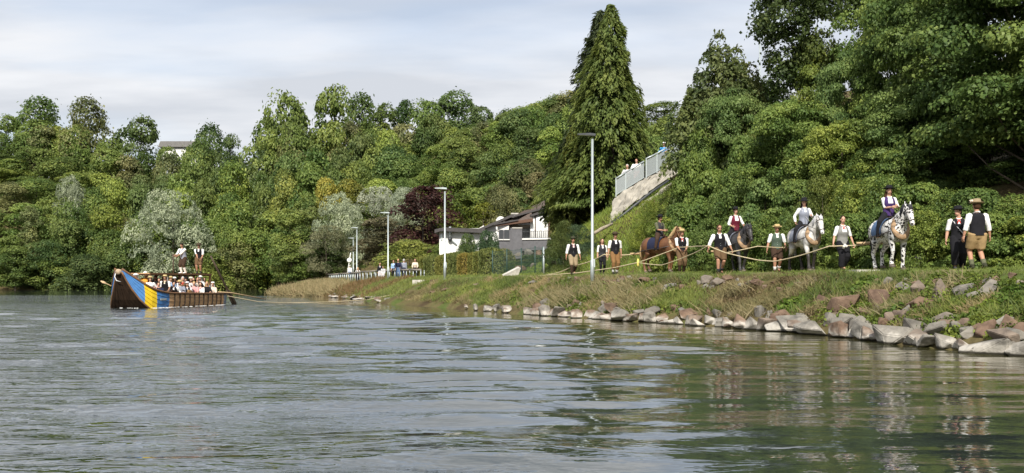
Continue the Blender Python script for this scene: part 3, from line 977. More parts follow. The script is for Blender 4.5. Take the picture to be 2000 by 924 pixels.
# ------------------------------------------------------------------ riprap, grass and weeds on the river bank
def ground_hit(px, py, y0=9.0, y1=130.0):
    Y = np.arange(y0, y1, 0.05)
    X = (px - 1000) / FOC * Y
    Z = CAMZ + (HOR - py) / FOC * Y
    g = ground_z(np.stack([X, Y], 1))
    k = int(np.argmax(Z <= g))
    return Vector((X[k], Y[k], g[k]))


def stone_material():
    m = bpy.data.materials.new('riprap_stone')
    m.use_nodes = True
    nt = m.node_tree
    N, L = nt.nodes.new, nt.links.new
    b = nt.nodes['Principled BSDF']; b.inputs['Roughness'].default_value = 0.85; b.inputs['Specular IOR Level'].default_value = 0.25
    oi = N('ShaderNodeObjectInfo'); g = N('ShaderNodeNewGeometry'); sp = N('ShaderNodeSeparateXYZ')
    L(g.outputs['Position'], sp.inputs[0])
    n1 = N('ShaderNodeTexNoise'); n1.inputs['Scale'].default_value = 2.6; n1.inputs['Detail'].default_value = 6; n1.inputs['Roughness'].default_value = 0.65
    L(g.outputs['Position'], n1.inputs['Vector'])
    c1 = N('ShaderNodeValToRGB')
    c1.color_ramp.elements[0].position = 0.30; c1.color_ramp.elements[0].color = (0.088, 0.084, 0.075, 1)
    c1.color_ramp.elements[1].position = 0.70; c1.color_ramp.elements[1].color = (0.245, 0.228, 0.195, 1)
    e = c1.color_ramp.elements.new(0.47); e.color = (0.170, 0.158, 0.138, 1)
    L(n1.outputs['Fac'], c1.inputs['Fac'])
    c2 = N('ShaderNodeValToRGB')
    c2.color_ramp.elements[0].position = 0.34; c2.color_ramp.elements[0].color = (0.085, 0.055, 0.040, 1)
    c2.color_ramp.elements[1].position = 0.68; c2.color_ramp.elements[1].color = (0.22, 0.15, 0.105, 1)
    L(n1.outputs['Fac'], c2.inputs['Fac'])
    mr = N('ShaderNodeMapRange'); mr.inputs['From Min'].default_value = 0.45; mr.inputs['From Max'].default_value = 0.75
    L(oi.outputs['Random'], mr.inputs['Value'])
    mx = N('ShaderNodeMix'); mx.data_type = 'RGBA'
    L(mr.outputs[0], mx.inputs['Factor']); L(c1.outputs[0], mx.inputs[6]); L(c2.outputs[0], mx.inputs[7])
    # pale lime crust up to the old high-water line, dark wet foot
    n2 = N('ShaderNodeTexNoise'); n2.inputs['Scale'].default_value = 3.5; n2.inputs['Detail'].default_value = 5
    L(g.outputs['Position'], n2.inputs['Vector'])
    ad = N('ShaderNodeMath'); ad.operation = 'MULTIPLY_ADD'; ad.inputs[1].default_value = -0.55
    L(n2.outputs['Fac'], ad.inputs[0]); L(sp.outputs['Z'], ad.inputs[2])
    lr = N('ShaderNodeValToRGB')
    lr.color_ramp.elements[0].position = 0.0; lr.color_ramp.elements[0].color = (0, 0, 0, 1)
    lr.color_ramp.elements[1].position = 1.0; lr.color_ramp.elements[1].color = (0, 0, 0, 1)
    for p, v in ((0.33, 0), (0.355, 0.8), (0.45, 0.75), (0.52, 0.25), (0.62, 0.0)):
        q = lr.color_ramp.elements.new(p); q.color = (v, v, v, 1)
    ofs = N('ShaderNodeMath'); ofs.operation = 'ADD'; ofs.inputs[1].default_value = 0.60
    L(ad.outputs[0], ofs.inputs[0]); L(ofs.outputs[0], lr.inputs['Fac'])
    m2 = N('ShaderNodeMix'); m2.data_type = 'RGBA'; m2.inputs[7].default_value = (0.50, 0.47, 0.42, 1)
    L(lr.outputs[0], m2.inputs['Factor']); L(mx.outputs[2], m2.inputs[6])
    wet = N('ShaderNodeMapRange'); wet.inputs['From Min'].default_value = 0.03; wet.inputs['From Max'].default_value = 0.06
    L(sp.outputs['Z'], wet.inputs['Value'])
    m3 = N('ShaderNodeMix'); m3.data_type = 'RGBA'; m3.inputs[6].default_value = (0.035, 0.032, 0.022, 1)
    L(wet.outputs[0], m3.inputs['Factor']); L(m2.outputs[2], m3.inputs[7])
    L(m3.outputs[2], b.inputs['Base Color'])
    bp = N('ShaderNodeBump'); bp.inputs['Strength'].default_value = 0.8; bp.inputs['Distance'].default_value = 0.04
    n3 = N('ShaderNodeTexNoise'); n3.inputs['Scale'].default_value = 8; n3.inputs['Detail'].default_value = 5
    L(g.outputs['Position'], n3.inputs['Vector']); L(n3.outputs['Fac'], bp.inputs['Height']); L(bp.outputs[0], b.inputs['Normal'])
    return m


STONE = stone_material()
_sr = random.Random(77)


def stone_mesh(seed):
    r = random.Random(seed)
    bm = bmesh.new()
    for k in range(12):
        v = Vector((r.gauss(0, 1), r.gauss(0, 1), r.gauss(0, 1))).normalized()
        v = Vector((v.x * 0.5, v.y * 0.42, v.z * 0.40)) * r.uniform(0.78, 1.18)
        bm.verts.new(v)
    res = bmesh.ops.convex_hull(bm, input=bm.verts)
    junk = [g for g in res['geom_interior'] if isinstance(g, bmesh.types.BMVert)]
    if junk: bmesh.ops.delete(bm, geom=junk, context='VERTS')
    bmesh.ops.dissolve_limit(bm, angle_limit=math.radians(14), verts=bm.verts, edges=bm.edges)
    bmesh.ops.bevel(bm, geom=bm.edges[:], offset=0.020, segments=2, affect='EDGES', clamp_overlap=True)
    bmesh.ops.recalc_face_normals(bm, faces=bm.faces)
    me = bpy.data.meshes.new('stone')
    bm.to_mesh(me); bm.free()
    me.materials.append(STONE)
    return me


STONES = [stone_mesh(300 + i) for i in range(14)]


BIG = []


def stone(loc, w, h, depth=None, yaw=None, tilt=0.3):
    o = link('stone', _sr.choice(STONES), ground)
    if w > 0.35: BIG.append((loc[0], loc[1], w * 0.5))
    o.location = loc
    o.scale = (w, depth or w * _sr.uniform(0.7, 1.0), h / 0.8)
    o.rotation_euler = (_sr.uniform(-tilt, tilt), _sr.uniform(-tilt, tilt), _sr.uniform(0, 6.28) if yaw is None else yaw + _sr.uniform(-0.35, 0.35))
    return o


def shore_pt(line=SHORE):
    P = np.array(line, float)
    seg = np.hypot(*np.diff(P, axis=0).T)
    cum = np.concatenate([[0], np.cumsum(seg)])

    def f(s):
        s = np.asarray(s, float)
        x, y = np.interp(s, cum, P[:, 0]), np.interp(s, cum, P[:, 1])
        x2, y2 = np.interp(s + 0.5, cum, P[:, 0]), np.interp(s + 0.5, cum, P[:, 1])
        dx, dy = x2 - x, y2 - y
        L = np.hypot(dx, dy) + 1e-9
        return x, y, dy / L, -dx / L
    return f, cum


SP, SCUM = shore_pt()
S_AT = {p: c for p, c in zip(SHORE, SCUM)}
s = S_AT[(11.6, 10)]
while s < S_AT[(-2.5, 45)]:
    x, y, nx, ny = SP(s)
    w = (_sr.uniform(0.75, 1.45) if _sr.random() < 0.45 else _sr.uniform(0.35, 0.8)) * (1.0 if y < 30 else 0.85)
    yaw = math.atan2(-nx, ny)
    if y < 38 or _sr.random() < 0.5:
        q_ = _sr.uniform(0.10, 0.34)
        stone((x + nx * q_, y + ny * q_, _sr.uniform(0.04, 0.18)), w * 1.05, _sr.uniform(0.42, 0.72) * min(1.1, 0.45 + w * 0.5), w * 0.75, yaw, 0.42)
    for _q in range(2):
      if _sr.random() < (0.62 if y < 26 else 0.38) and y < 38:
        d = _sr.uniform(0.45, 1.1)
        stone((x + nx * d, y + ny * d, 0.20 + 0.22 * d), _sr.uniform(0.3, 0.9), _sr.uniform(0.35, 0.6), None, None, 0.5)
    s += w * 0.60
for (a, b, n) in (((-8.3, 57.3), (-16.2, 81), 15),):     # flat pale stones where the bank turns away
    for k in range(n):
        s = S_AT[a] + (S_AT[b] - S_AT[a]) * (k + _sr.random()) / n
        x, y, nx, ny = SP(s)
        d = _sr.uniform(0.0, 0.8)
        stone((x + nx * d, y + ny * d, 0.08 + 0.2 * d), _sr.uniform(0.6, 1.2), _sr.uniform(0.25, 0.4))
for px, py, w, h in [(1715, 582, 72, 48), (1655, 598, 74, 50), (1790, 568, 44, 40), (1765, 560, 36, 26), (1805, 592, 62, 48), (1772, 606, 34, 30), (1712, 606, 26, 28), (1735, 548, 30, 18),
                     (1882, 566, 72, 44), (1935, 560, 62, 36), (1985, 570, 50, 34), (1562, 634, 110, 46), (1538, 598, 34, 22), (1692, 606, 40, 26), (1760, 618, 40, 36), (1838, 575, 40, 60),
                     (1848, 624, 60, 26), (1975, 638, 80, 56), (1905, 580, 40, 24), (1600, 585, 40, 24), (1480, 552, 44, 18), (1400, 552, 40, 24), (1378, 548, 34, 22), (1420, 545, 26, 16),
                     (1262, 548, 40, 18), (1215, 545, 26, 22), (1195, 552, 28, 16), (1130, 545, 30, 12), (1100, 548, 24, 10), (1310, 560, 34, 14), (870, 566, 26, 10), (845, 570, 22, 10), (930, 558, 22, 10), (1040, 552, 24, 9)]:
    p = ground_hit(px, py + h * 0.2)
    k = p.y / FOC
    stone(p + Vector((0, 0.05, h * k * 0.12)), w * k * 1.05, h * k * 1.15, w * k * 0.8)
for k in range(95):                                     # small pale rubble under the lip of the path
    px = _sr.uniform(1040, 2000); py = _sr.gauss(556, 9)
    p = ground_hit(px, max(541, py))
    q = _sr.uniform(0.10, 0.30)
    stone(p + Vector((0, 0, 0.02)), q * 1.3, q)


def blades(name, pts, length, color, seed, lean=0.5, aspect=0.055, hue=None, sink=0.03, droop_to=None):
    r = np.random.RandomState(seed)
    keep = np.ones(len(pts), bool)
    for bx, by, br in BIG: keep &= (pts[:, 0] - bx) ** 2 + (pts[:, 1] + 0.25 - by) ** 2 > (br * 1.15) ** 2
    if hue is not None and np.ndim(hue): hue = hue[keep]
    pts = pts[keep]
    n = len(pts)
    z = ground_z(pts)
    L = length * r.uniform(0.5, 1.35, n)
    al = np.column_stack([r.normal(size=n) * lean, r.normal(size=n) * lean, np.ones(n)])
    if droop_to is not None: al[:, :2] += droop_to
    al /= np.linalg.norm(al, axis=1, keepdims=True)
    pos = np.column_stack([pts, z - sink]) + al * L[:, None] * 0.5
    nrm = np.column_stack([r.normal(size=n), r.normal(size=n) - 0.6, 0.25 + 0 * z])
    rnd = np.clip((hue if hue is not None else 0.5) + r.normal(size=n) * 0.2, 0, 1)
    me = leaf_mesh(name, pos, nrm, L, rnd, aspect, 0.10, al, seed)
    me.materials.append(LEAF)
    o = link(name, me)
    o.color = color
    return props(o, kind='stuff')


def bank_points(n, seed, s0, s1, d0, d1, power=1.3):
    r = np.random.RandomState(seed)
    s = r.uniform(S_AT[s0], S_AT[s1], n * 3)
    x, y, nx, ny = SP(s)
    w = (20 / np.maximum(y, 12)) ** power
    k = r.uniform(size=len(s)) < w / w.max()
    s, x, y, nx, ny = [q[k][:n] for q in (s, x, y, nx, ny)]
    d = r.uniform(d0, d1, len(s))
    return np.column_stack([x + nx * d, y + ny * d])


def patch(P, seed, scale=0.35):
    return fnoise(P[:, 0] * scale + seed, P[:, 1] * scale + 2.7 * seed, seed, 3)


A, B, T = (11.6, 10), (-8.3, 57.3), (-23, 90)
P = bank_points(90000, 1, A, B, 0.55, 3.35)
h = patch(P, 41); g = patch(P, 45, 0.8)
blades('grass', P[(h > 0.44)], 0.30, (0.135, 0.175, 0.042, 1), 2, 0.6, hue=np.clip(0.5 + (g[h > 0.44] - 0.5) * 1.6, 0, 1))
blades('dry_grass', P[(h <= 0.44) & (h > 0.34)], 0.32, (0.215, 0.19, 0.085, 1), 3, 0.8, hue=np.clip(0.5 + (g[(h <= 0.44) & (h > 0.34)] - 0.5) * 1.6, 0, 1), droop_to=np.array([-0.35, -0.3]))
P2 = bank_points(26000, 8, A, (-2.5, 45), 0.5, 2.8)
h2 = patch(P2, 52, 0.5)
h2 = np.where((P2[:, 1] > 22) & (P2[:, 1] < 40), h2, 0)
blades('hanging_dry_grass', P2[h2 > 0.54], 0.58, (0.235, 0.21, 0.105, 1), 9, 0.45, 0.035, droop_to=np.array([-0.9, -0.6]))
P = bank_points(40000, 4, A, B, 3.4, 5.0)
blades('path_edge_grass', P, 0.12, (0.125, 0.175, 0.036, 1), 5, 0.7, 0.08)
P = bank_points(26000, 14, A, B, 5.0, 9.0)
k = patch(P, 61, 0.6) > 0.58
blades('trodden_grass', P[k], 0.10, (0.135, 0.155, 0.045, 1), 15, 0.8, 0.10)
P = bank_points(26000, 6, B, T, 0.3, 8.0, 0.6)
blades('far_bank_grass', P, 0.26, (0.13, 0.165, 0.04, 1), 7, 0.6, 0.09, hue=patch(P, 47, 0.2))
# straw-coloured reeds at the point
r_ = np.random.RandomState(70)
P = bank_points(16000, 71, (-16.2, 81), (-24.4, 92.5), 0.0, 6.0, 0)
k = r_.uniform(size=len(P)) < sstep(-15.0, -18.5, P[:, 0])
blades('straw_reeds', P[k], 0.85, (0.27, 0.23, 0.115, 1), 72, 0.8, 0.05, droop_to=np.array([-0.3, -0.3]))
P = bank_points(9000, 73, (-11.3, 68), (-19.8, 87), 0.0, 4.5, 0)
k = patch(P, 74, 0.3) > 0.48
blades('brown_weeds', P[k], 0.42, (0.16, 0.11, 0.045, 1), 75, 0.8, 0.10)
# bright grass on the slope below the sprayed wall
r_ = np.random.RandomState(80)
P = np.column_stack([r_.uniform(0, 12, 60000), r_.uniform(40, 62, 60000)])
dh_ = np.where(inside(P, HILL_POLY), line_dist(P, FOOT), -1)
k = (dh_ > -0.5) & (dh_ < 8)
blades('slope_grass', P[k], 0.30, (0.150, 0.215, 0.036, 1), 81, 0.6, 0.09, hue=patch(P[k], 82, 0.3))
P = np.column_stack([r_.uniform(-22, 6, 50000), r_.uniform(46, 105, 50000)])
sd_ = shore_d(P); k = (sd_ > 5) & (sd_ < 17)
blades('verge_grass', P[k], 0.25, (0.135, 0.180, 0.038, 1), 83, 0.6, 0.10, hue=patch(P[k], 84, 0.3))


def weeds(name, centres, seed, leaf, color, nleaf=90, aspect=0.6):
    r = np.random.RandomState(seed)
    C = np.array([(c[0], c[1]) for c in centres]); S = np.array([c[2] for c in centres])
    n = len(C) * nleaf
    k = np.repeat(np.arange(len(C)), nleaf)
    d = r.normal(size=(n, 3)); d /= np.linalg.norm(d, axis=1, keepdims=True); d[:, 2] = np.abs(d[:, 2])
    rr = S[k] * r.uniform(0.5, 1.1, n)
    xy = C[k] + d[:, :2] * rr[:, None]
    z = ground_z(xy) + d[:, 2] * rr * 0.85
    me = leaf_mesh(name, np.column_stack([xy, z]), d + r.normal(size=(n, 3)) * 0.6 + np.array([0, 0, .4]), leaf * r.uniform(0.6, 1.4, n), np.clip(r.uniform(0.2, 0.8, len(C))[k] + r.normal(size=n) * 0.15, 0, 1), aspect, seed=seed)
    me.materials.append(LEAF)
    o = link(name, me); o.color = color
    return props(o, kind='stuff')


P = bank_points(900, 90, A, B, 0.6, 3.2)
h = patch(P, 91, 0.22)
rr_ = np.random.RandomState(92).uniform(0.10, 0.36, len(P))
Q = np.column_stack([P, rr_])
weeds('bank_weeds', Q[h > 0.5], 93, 0.085, (0.120, 0.170, 0.032, 1), 70)
weeds('withered_weeds', Q[(h <= 0.5)], 94, 0.08, (0.155, 0.125, 0.060, 1), 60, 0.4)
ivy = [(p.x, p.y, 0.32) for p in (ground_hit(px, py) for px, py in [(1668, 585), (1680, 570), (1692, 562), (1660, 596), (1945, 600), (1965, 590), (1985, 585), (1935, 612), (1955, 606), (1990, 600), (1910, 620), (1550, 600), (1530, 608), (1745, 618)])]
weeds('creeper_leaves', ivy, 95, 0.12, (0.100, 0.165, 0.028, 1), 150, 0.85)
# ------------------------------------------------------------------ lamps, railing, fence, hedge, house, retaining wall
GALV = mat('galvanised_steel', (0.42, 0.47, 0.48), 0.45, 0.08, 4, metallic=0.5)
DARKM = mat('dark_metal', (0.05, 0.055, 0.06), 0.5, 0.2, 8, metallic=0.3)
LENS = mat('lamp_lens', (0.7, 0.72, 0.72), 0.25, 0.05)


def lamp(px, ybase, ytop, Y, label, zb=None):
    X = (px - 1000) / FOC * Y
    z = gz(X, Y) if zb is None else zb
    H = CAMZ + (HOR - ytop) / FOC * Y - z
    root = empty('street_lamp', (X, Y, z), 0, label, 'street lamp', 'street lamps along the tow path')
    MB().lathe((0, 0, -0.1), [(0.085, 0), (0.085, 1.1), (0.062, 1.14), (0.05, H - 0.02)], 10).build('pole', GALV, root, True)
    MB().box((0, 0, 0.012), (0.3, 0.3, 0.024)).build('base_plate', GALV, root)
    hd = MB().prism([(-0.62, 0.05), (0.12, 0.0), (0.12, 0.09), (-0.1, 0.12), (-0.62, 0.09)], -0.13, 0.13)
    h = hd.build('lamp_head', DARKM if px == 1157 else GALV, root); h.location = (0, 0, H)
    l = MB().box((-0.33, 0, 0.035), (0.46, 0.2, 0.02), Matrix.Rotation(0.06, 3, 'Y')).build('lens', LENS, h)
    MB().box((0.06, 0, 0.9), (0.09, 0.12, 0.34)).build('service_door', GALV, root)
    return root


lamp(1157, 526, 266, 38.5, 'tall grey street lamp rising from the grass, the nearest of the row')
lamp(869, 543, 370, 57, 'street lamp in front of the clipped hedge')
lamp(758, 545, 417, 77, 'street lamp standing between the people at the railing')
lamp(697, 545, 446, 100, 'thin street lamp behind the left end of the railing')
lamp(690, 545, 466, 122, 'farthest, shortest-looking street lamp behind the railing')
lamp(1484, 90, 38, 62, 'street lamp whose head shows above the wood against the sky', zb=9.0)

# the slanting no-entry mark post of the river
r = at(676, 545, 104)
pole = empty('river_sign_pole', (r.x, r.y, gz(r.x, r.y)), 0, 'white slanting pole with a small round disc above the railing', 'sign pole')
WHITEP = mat('white_paint', (0.78, 0.78, 0.75), 0.5, 0.06, 5)
MB().tube((0, 0, -0.2), (0.52, 0, 3.0), 0.045, 8).build('pole', WHITEP, pole, True)
d = MB().lathe((0, 0, 0), [(0.0, 0), (0.27, 0), (0.27, 0.03), (0.0, 0.03)], 16, Matrix.Rotation(math.pi / 2, 3, 'X')).build('disc', WHITEP, pole, True)
d.location = (0.38, -0.06, 2.15)

# ---- wooden handrail on steel posts along the far path
RAILW = mat('weathered_wood', (0.20, 0.18, 0.15), 0.9, 0.3, 6, bump=0.4, stretch=(0.3, 3, 3))
pts = [at(822, 527, 76), at(800, 526.5, 78), at(783, 527, 80), at(760, 528, 83), at(735, 529, 87), at(706, 531, 92), at(684, 533.5, 99), at(662, 535, 107), at(641, 536.5, 116)]
ra = empty('path_railing', (pts[0].x, pts[0].y, gz(pts[0].x, pts[0].y)), 0, 'wooden handrail on thin steel posts along the far end of the path', 'railing')
org = Vector(ra.location)
for a, b in zip(pts[:-1], pts[1:]):
    MB().loft([a - org, (a + b) / 2 - org + Vector((0, 0, -0.02)), b - org], [0.085, 0.08, 0.085], 8).build('handrail', RAILW, ra, True)
L = [0]
for a, b in zip(pts[:-1], pts[1:]): L.append(L[-1] + (b - a).length)
s = 0
while s <= L[-1]:
    x = np.interp(s, L, [p.x for p in pts]); y = np.interp(s, L, [p.y for p in pts]); z = np.interp(s, L, [p.z for p in pts])
    for dx in (0, 0.28):
        g0 = gz(x + dx, y)
        MB().tube(Vector((x + dx, y, g0 - 0.15)) - org, Vector((x + dx, y, z - 0.03)) - org, 0.036, 6).build('post', GALV, ra, True)
    s += 1.55

# ---- clipped thuja hedge: a row of columns, each plant its own
HEDGE_COL = [(0.22, 0.23, 0.06, 1), (0.28, 0.245, 0.06, 1), (0.16, 0.195, 0.06, 1), (0.20, 0.225, 0.06, 1)]
a, b = Vector((-7.6, 79.5)), Vector((-1.2, 61.0))
HW = ['olive', 'yellowish', 'dark green', 'green']
n = 15


def hedge_crown(seed, w, h):
    r = np.random.RandomState(seed)
    m = 3600
    f = r.randint(0, 5, m)
    u, v = r.uniform(-1, 1, m), r.uniform(0, 1, m)
    P = np.zeros((m, 3)); Nn = np.zeros((m, 3))
    for k, (ax, sg) in enumerate(((0, 1), (0, -1), (1, 1), (1, -1))):
        q = f == k
        P[q, ax] = sg * w / 2; P[q, 1 - ax] = u[q] * w / 2 * 0.98; P[q, 2] = v[q] * h
        Nn[q, ax] = sg
    q = f == 4
    P[q, 0] = u[q] * w / 2; P[q, 1] = r.uniform(-1, 1, q.sum()) * w / 2; P[q, 2] = h; Nn[q, 2] = 1
    rc = np.clip(np.hypot(P[:, 0], P[:, 1]) / (w / 2), 1, 1.25)
    P[:, 0] /= rc ** 0.8; P[:, 1] /= rc ** 0.8
    P += r.normal(size=(m, 3)) * 0.035
    P[:, 2] -= 0.12 * (np.hypot(P[:, 0], P[:, 1]) / w * 2) ** 4 * (P[:, 2] > h * 0.9)
    me = leaf_mesh('hedge_crown', P, Nn + r.normal(size=(m, 3)) * 0.5, 0.15 * r.uniform(0.6, 1.3, m), np.clip(r.normal(size=m) * 0.2 + 0.5 + 0.12 * np.sin(P[:, 0] * 9), 0, 1), 0.4, along=np.tile(np.array([0, 0, 1.0]), (m, 1)) + r.normal(size=(m, 3)) * 0.4, seed=seed)
    me.materials.append(LEAF)
    return me


HM = [hedge_crown(400 + i, 1.45, 1.9) for i in range(3)]
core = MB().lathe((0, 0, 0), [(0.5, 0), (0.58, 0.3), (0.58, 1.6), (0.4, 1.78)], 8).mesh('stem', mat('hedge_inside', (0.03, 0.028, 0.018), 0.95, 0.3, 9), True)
for i in range(n):
    t = (i + 0.5) / n
    if i in (4, 11): continue
    p = a.lerp(b, t)
    c = (i * 7 + i // 3) % 4
    where = 'at the far end' if i == 0 else 'left of the street lamp' if i < 4 else 'behind the mesh fence' if i > 11 else 'right of the street lamp'
    root = empty('hedge_plant', (p.x, p.y, gz(p.x, p.y) - 0.05), _tr.uniform(-0.2, 0.2) + 0.4, '%s clipped hedge column %s, %s from the left' % (HW[c], where, ['first', 'second', 'third', 'fourth', 'fifth', 'sixth', 'seventh', 'eighth', 'ninth', 'tenth', 'eleventh', 'twelfth', 'thirteenth', 'fourteenth', 'fifteenth'][i]), 'hedge', 'clipped columns of the thuja hedge')
    k = link('crown', HM[i % 3], root); k.color = HEDGE_COL[c]; k.scale = (1.05, 1.0, _tr.uniform(0.93, 1.06))
    link('stem', core, root)
# a green gate leaf in the first gap
g = a.lerp(b, 4.5 / n)
gate = empty('garden_gate', (g.x, g.y, gz(g.x, g.y)), math.atan2(b.y - a.y, b.x - a.x), 'dark teal garden gate set in the hedge beside the street lamp', 'gate')
TEAL = mat('teal_paint', (0.045, 0.085, 0.085), 0.6, 0.12, 5)
for k in range(5): MB().box((-0.48 + k * 0.24, 0, 0.85), (0.225, 0.03, 1.6)).build('board', TEAL, gate)
MB().box((0, 0.03, 0.35), (1.2, 0.04, 0.08)).box((0, 0.03, 1.35), (1.2, 0.04, 0.08)).build('cross_rail', TEAL, gate)

# ---- green wire-mesh fence right of the hedge
FENCEG = mat('green_fence_coating', (0.02, 0.055, 0.045), 0.5, 0.15, 8)
fp = [at(962, 541, 59), at(990, 538, 57.5), at(1018, 535, 56), at(1045, 533, 54.5), at(1060, 531, 53.5)]
fe = empty('mesh_fence', (fp[0].x, fp[0].y, gz(fp[0].x, fp[0].y)), 0, 'dark green wire mesh fence between hedge and tall grass slope', 'fence')
org = Vector(fe.location)
fb = [Vector((p.x, p.y, gz(p.x, p.y))) for p in fp]
for p in fb:
    MB().tube(p - org + Vector((0, 0, -0.1)), p - org + Vector((0, 0, 1.75)), 0.04, 6).build('post', FENCEG, fe, True)
for p, q in zip(fb[:-1], fb[1:]):
    m = MB()
    for k in range(9):
        z = 0.05 + k * 0.2
        m.beam(p - org + Vector((0, 0, z)), q - org + Vector((0, 0, z)), 0.012, 0.012)
    nw = int((q - p).length / 0.11)
    for k in range(nw):
        w = p.lerp(q, (k + 0.5) / nw) - org
        m.beam(w + Vector((0, 0, 0.03)), w + Vector((0, 0, 1.68)), 0.012, 0.012, (1, 0, 0))
    m.build('wire_panel', FENCEG, fe)
p = at(1062, 531, 52.5)
cp = empty('corner_post', (p.x, p.y, gz(p.x, p.y)), 0, 'pale grey bare post at the right end of the green mesh fence', 'post')
MB().tube((0, 0, -0.1), (0, 0, 1.6), 0.055, 8).build('shaft', GALV, cp, True)
MB().lathe((0, 0, 1.6), [(0.06, 0), (0.06, 0.03), (0.02, 0.06)], 8).build('cap', GALV, cp)

# ---- the pale stone slab leaning in the grass, pale slabs of the path, small boundary posts
CONC = mat('pale_concrete', (0.46, 0.44, 0.40), 0.9, 0.2, 4, bump=0.3)
p = at(997, 541, 50)
o = MB().prism([(-0.45, 0), (0.40, 0), (0.52, 0.42), (0.42, 0.46)], -0.12, 0.12).build('stone_slab', CONC)
o.location = (p.x, p.y, gz(p.x, p.y) + 0.05); o.rotation_euler = (0.25, 0, 0.3)
props(o, 'pale wedge-shaped stone slab leaning in the grass before the fence', 'stone slab')
for px, py, Y, w, lab in [(1735, 530, 28.6, 2.4, 'pale concrete slab in the path under the spotted horse'), (852, 545, 60.5, 3.0, 'pale concrete slab in the path beside the hedge lamp'), (655, 545, 100, 2.4, 'small pale slab at the left end of the railing')]:
    X = (px - 1000) / FOC * Y
    o = MB().prism([(-w / 2, -0.6), (w / 2, -0.5), (w / 2 * 0.9, 0.6), (-w / 2 * 0.95, 0.55)], -0.3, 0.06, 'z').build('path_slab', CONC)
    o.location = (X, Y, gz(X, Y - 0.5) - (0.02 if Y < 40 else 0.13)); props(o, lab, 'concrete slab')
for px, Y, lab in [(1740, 29.5, 'pale short boundary post between the legs of the spotted horse'), (1793, 28.6, 'pale short boundary post right of the spotted horse')]:
    X = (px - 1000) / FOC * Y
    o = MB().loft([(0, 0, -0.2), (0, 0, 0.42), (0, 0, 0.46)], [(0.11, 0.11), (0.10, 0.10), (0.06, 0.06)], 4).build('boundary_post', CONC)
    o.location = (X, Y, gz(X, Y)); o.rotation_euler = (0, 0, 0.8); props(o, lab, 'post')

# ---- sprayed-concrete retaining wall with the galvanised railing on top
SPRAY = mat('sprayed_concrete', (0.30, 0.28, 0.24), 0.95, 0.30, 2.2, bump=1.0, bump_scale=5)
top = [at(1199, 386, 56), at(1222, 370, 56), at(1248, 354, 56.2), at(1275, 338, 56.6), at(1308, 318, 57), at(1345, 296, 57.5)]
bot = [at(1190, 436, 54.6), at(1215, 416, 54.6), at(1242, 394, 54.8), at(1270, 372, 55.2), at(1300, 352, 55.6), at(1340, 330, 56.2)]
wall = empty('retaining_wall', tuple(bot[0] - Vector((0, 0, 0.8))), 0, 'pale sprayed-concrete retaining wall climbing the slope under the railing', 'wall')
org = Vector(wall.location)


def rock_sheet(tops, bots, nu, nv, amp, seed, thick=1.6):
    vs, fs = [], []
    r = random.Random(seed)
    T = np.array([tuple(p) for p in tops]); B = np.array([tuple(p) for p in bots])
    u0 = np.linspace(0, 1, len(tops))
    for j in range(nv + 1):
        for i in range(nu + 1):
            u, v = i / nu, j / nv
            t = np.array([np.interp(u, u0, T[:, c]) for c in range(3)]); b_ = np.array([np.interp(u, u0, B[:, c]) for c in range(3)])
            p = b_ * (1 - v) + t * v
            e = 0 if j == nv else amp
            p = p + np.array([r.uniform(-1, 1) * amp * 0.4, r.uniform(-1, 1) * e, r.uniform(-1, 1) * amp * 0.35])
            vs.append(Vector(p) - org)
    W = nu + 1
    for j in range(nv):
        for i in range(nu): fs.append((j * W + i, j * W + i + 1, (j + 1) * W + i + 1, (j + 1) * W + i))
    k = len(vs)
    back = [v + Vector((0.3, thick, 0)) for v in vs]
    m = MB().add(vs + back, fs + [tuple(q + k for q in reversed(f)) for f in fs])
    rim = list(range(W)) + [j * W + nu for j in range(1, nv + 1)] + [nv * W + i for i in range(nu - 1, -1, -1)] + [j * W for j in range(nv - 1, 0, -1)]
    m.f += [(rim[i], rim[(i + 1) % len(rim)], rim[(i + 1) % len(rim)] + k, rim[i] + k) for i in range(len(rim))]
    return m


rock_sheet(top, bot, 22, 6, 0.16, 3).build('sprayed_face', SPRAY, wall)
lo_t = [p + Vector((0.25, -0.45, -0.22)) for p in bot[:5]]
lo_b = [p + Vector((0.2, -1.0, -1.5)) for p in bot[:5]]
rock_sheet(lo_t, lo_b, 14, 4, 0.14, 4).build('lower_face', SPRAY, wall)
m = MB().loft([p - org + Vector((0.12, -0.35, -0.06)) for p in bot[:5]], [0.13, 0.09, 0.10, 0.08, 0.06], 6).build('crack_strip', DARKM, wall, True)  # dark strip standing in for the crack between upper and lower face
# fallen log at the foot
lg = MB().loft([at(1160, 456, 52), at(1175, 447, 52.4), at(1196, 437, 53)], [0.09, 0.11, 0.07], 7).build('fallen_log', mat('dead_wood', (0.28, 0.24, 0.18), 0.9, 0.3, 7, bump=0.5), None, True)
props(lg, 'bleached fallen log lying on the slope below the sprayed wall', 'log')

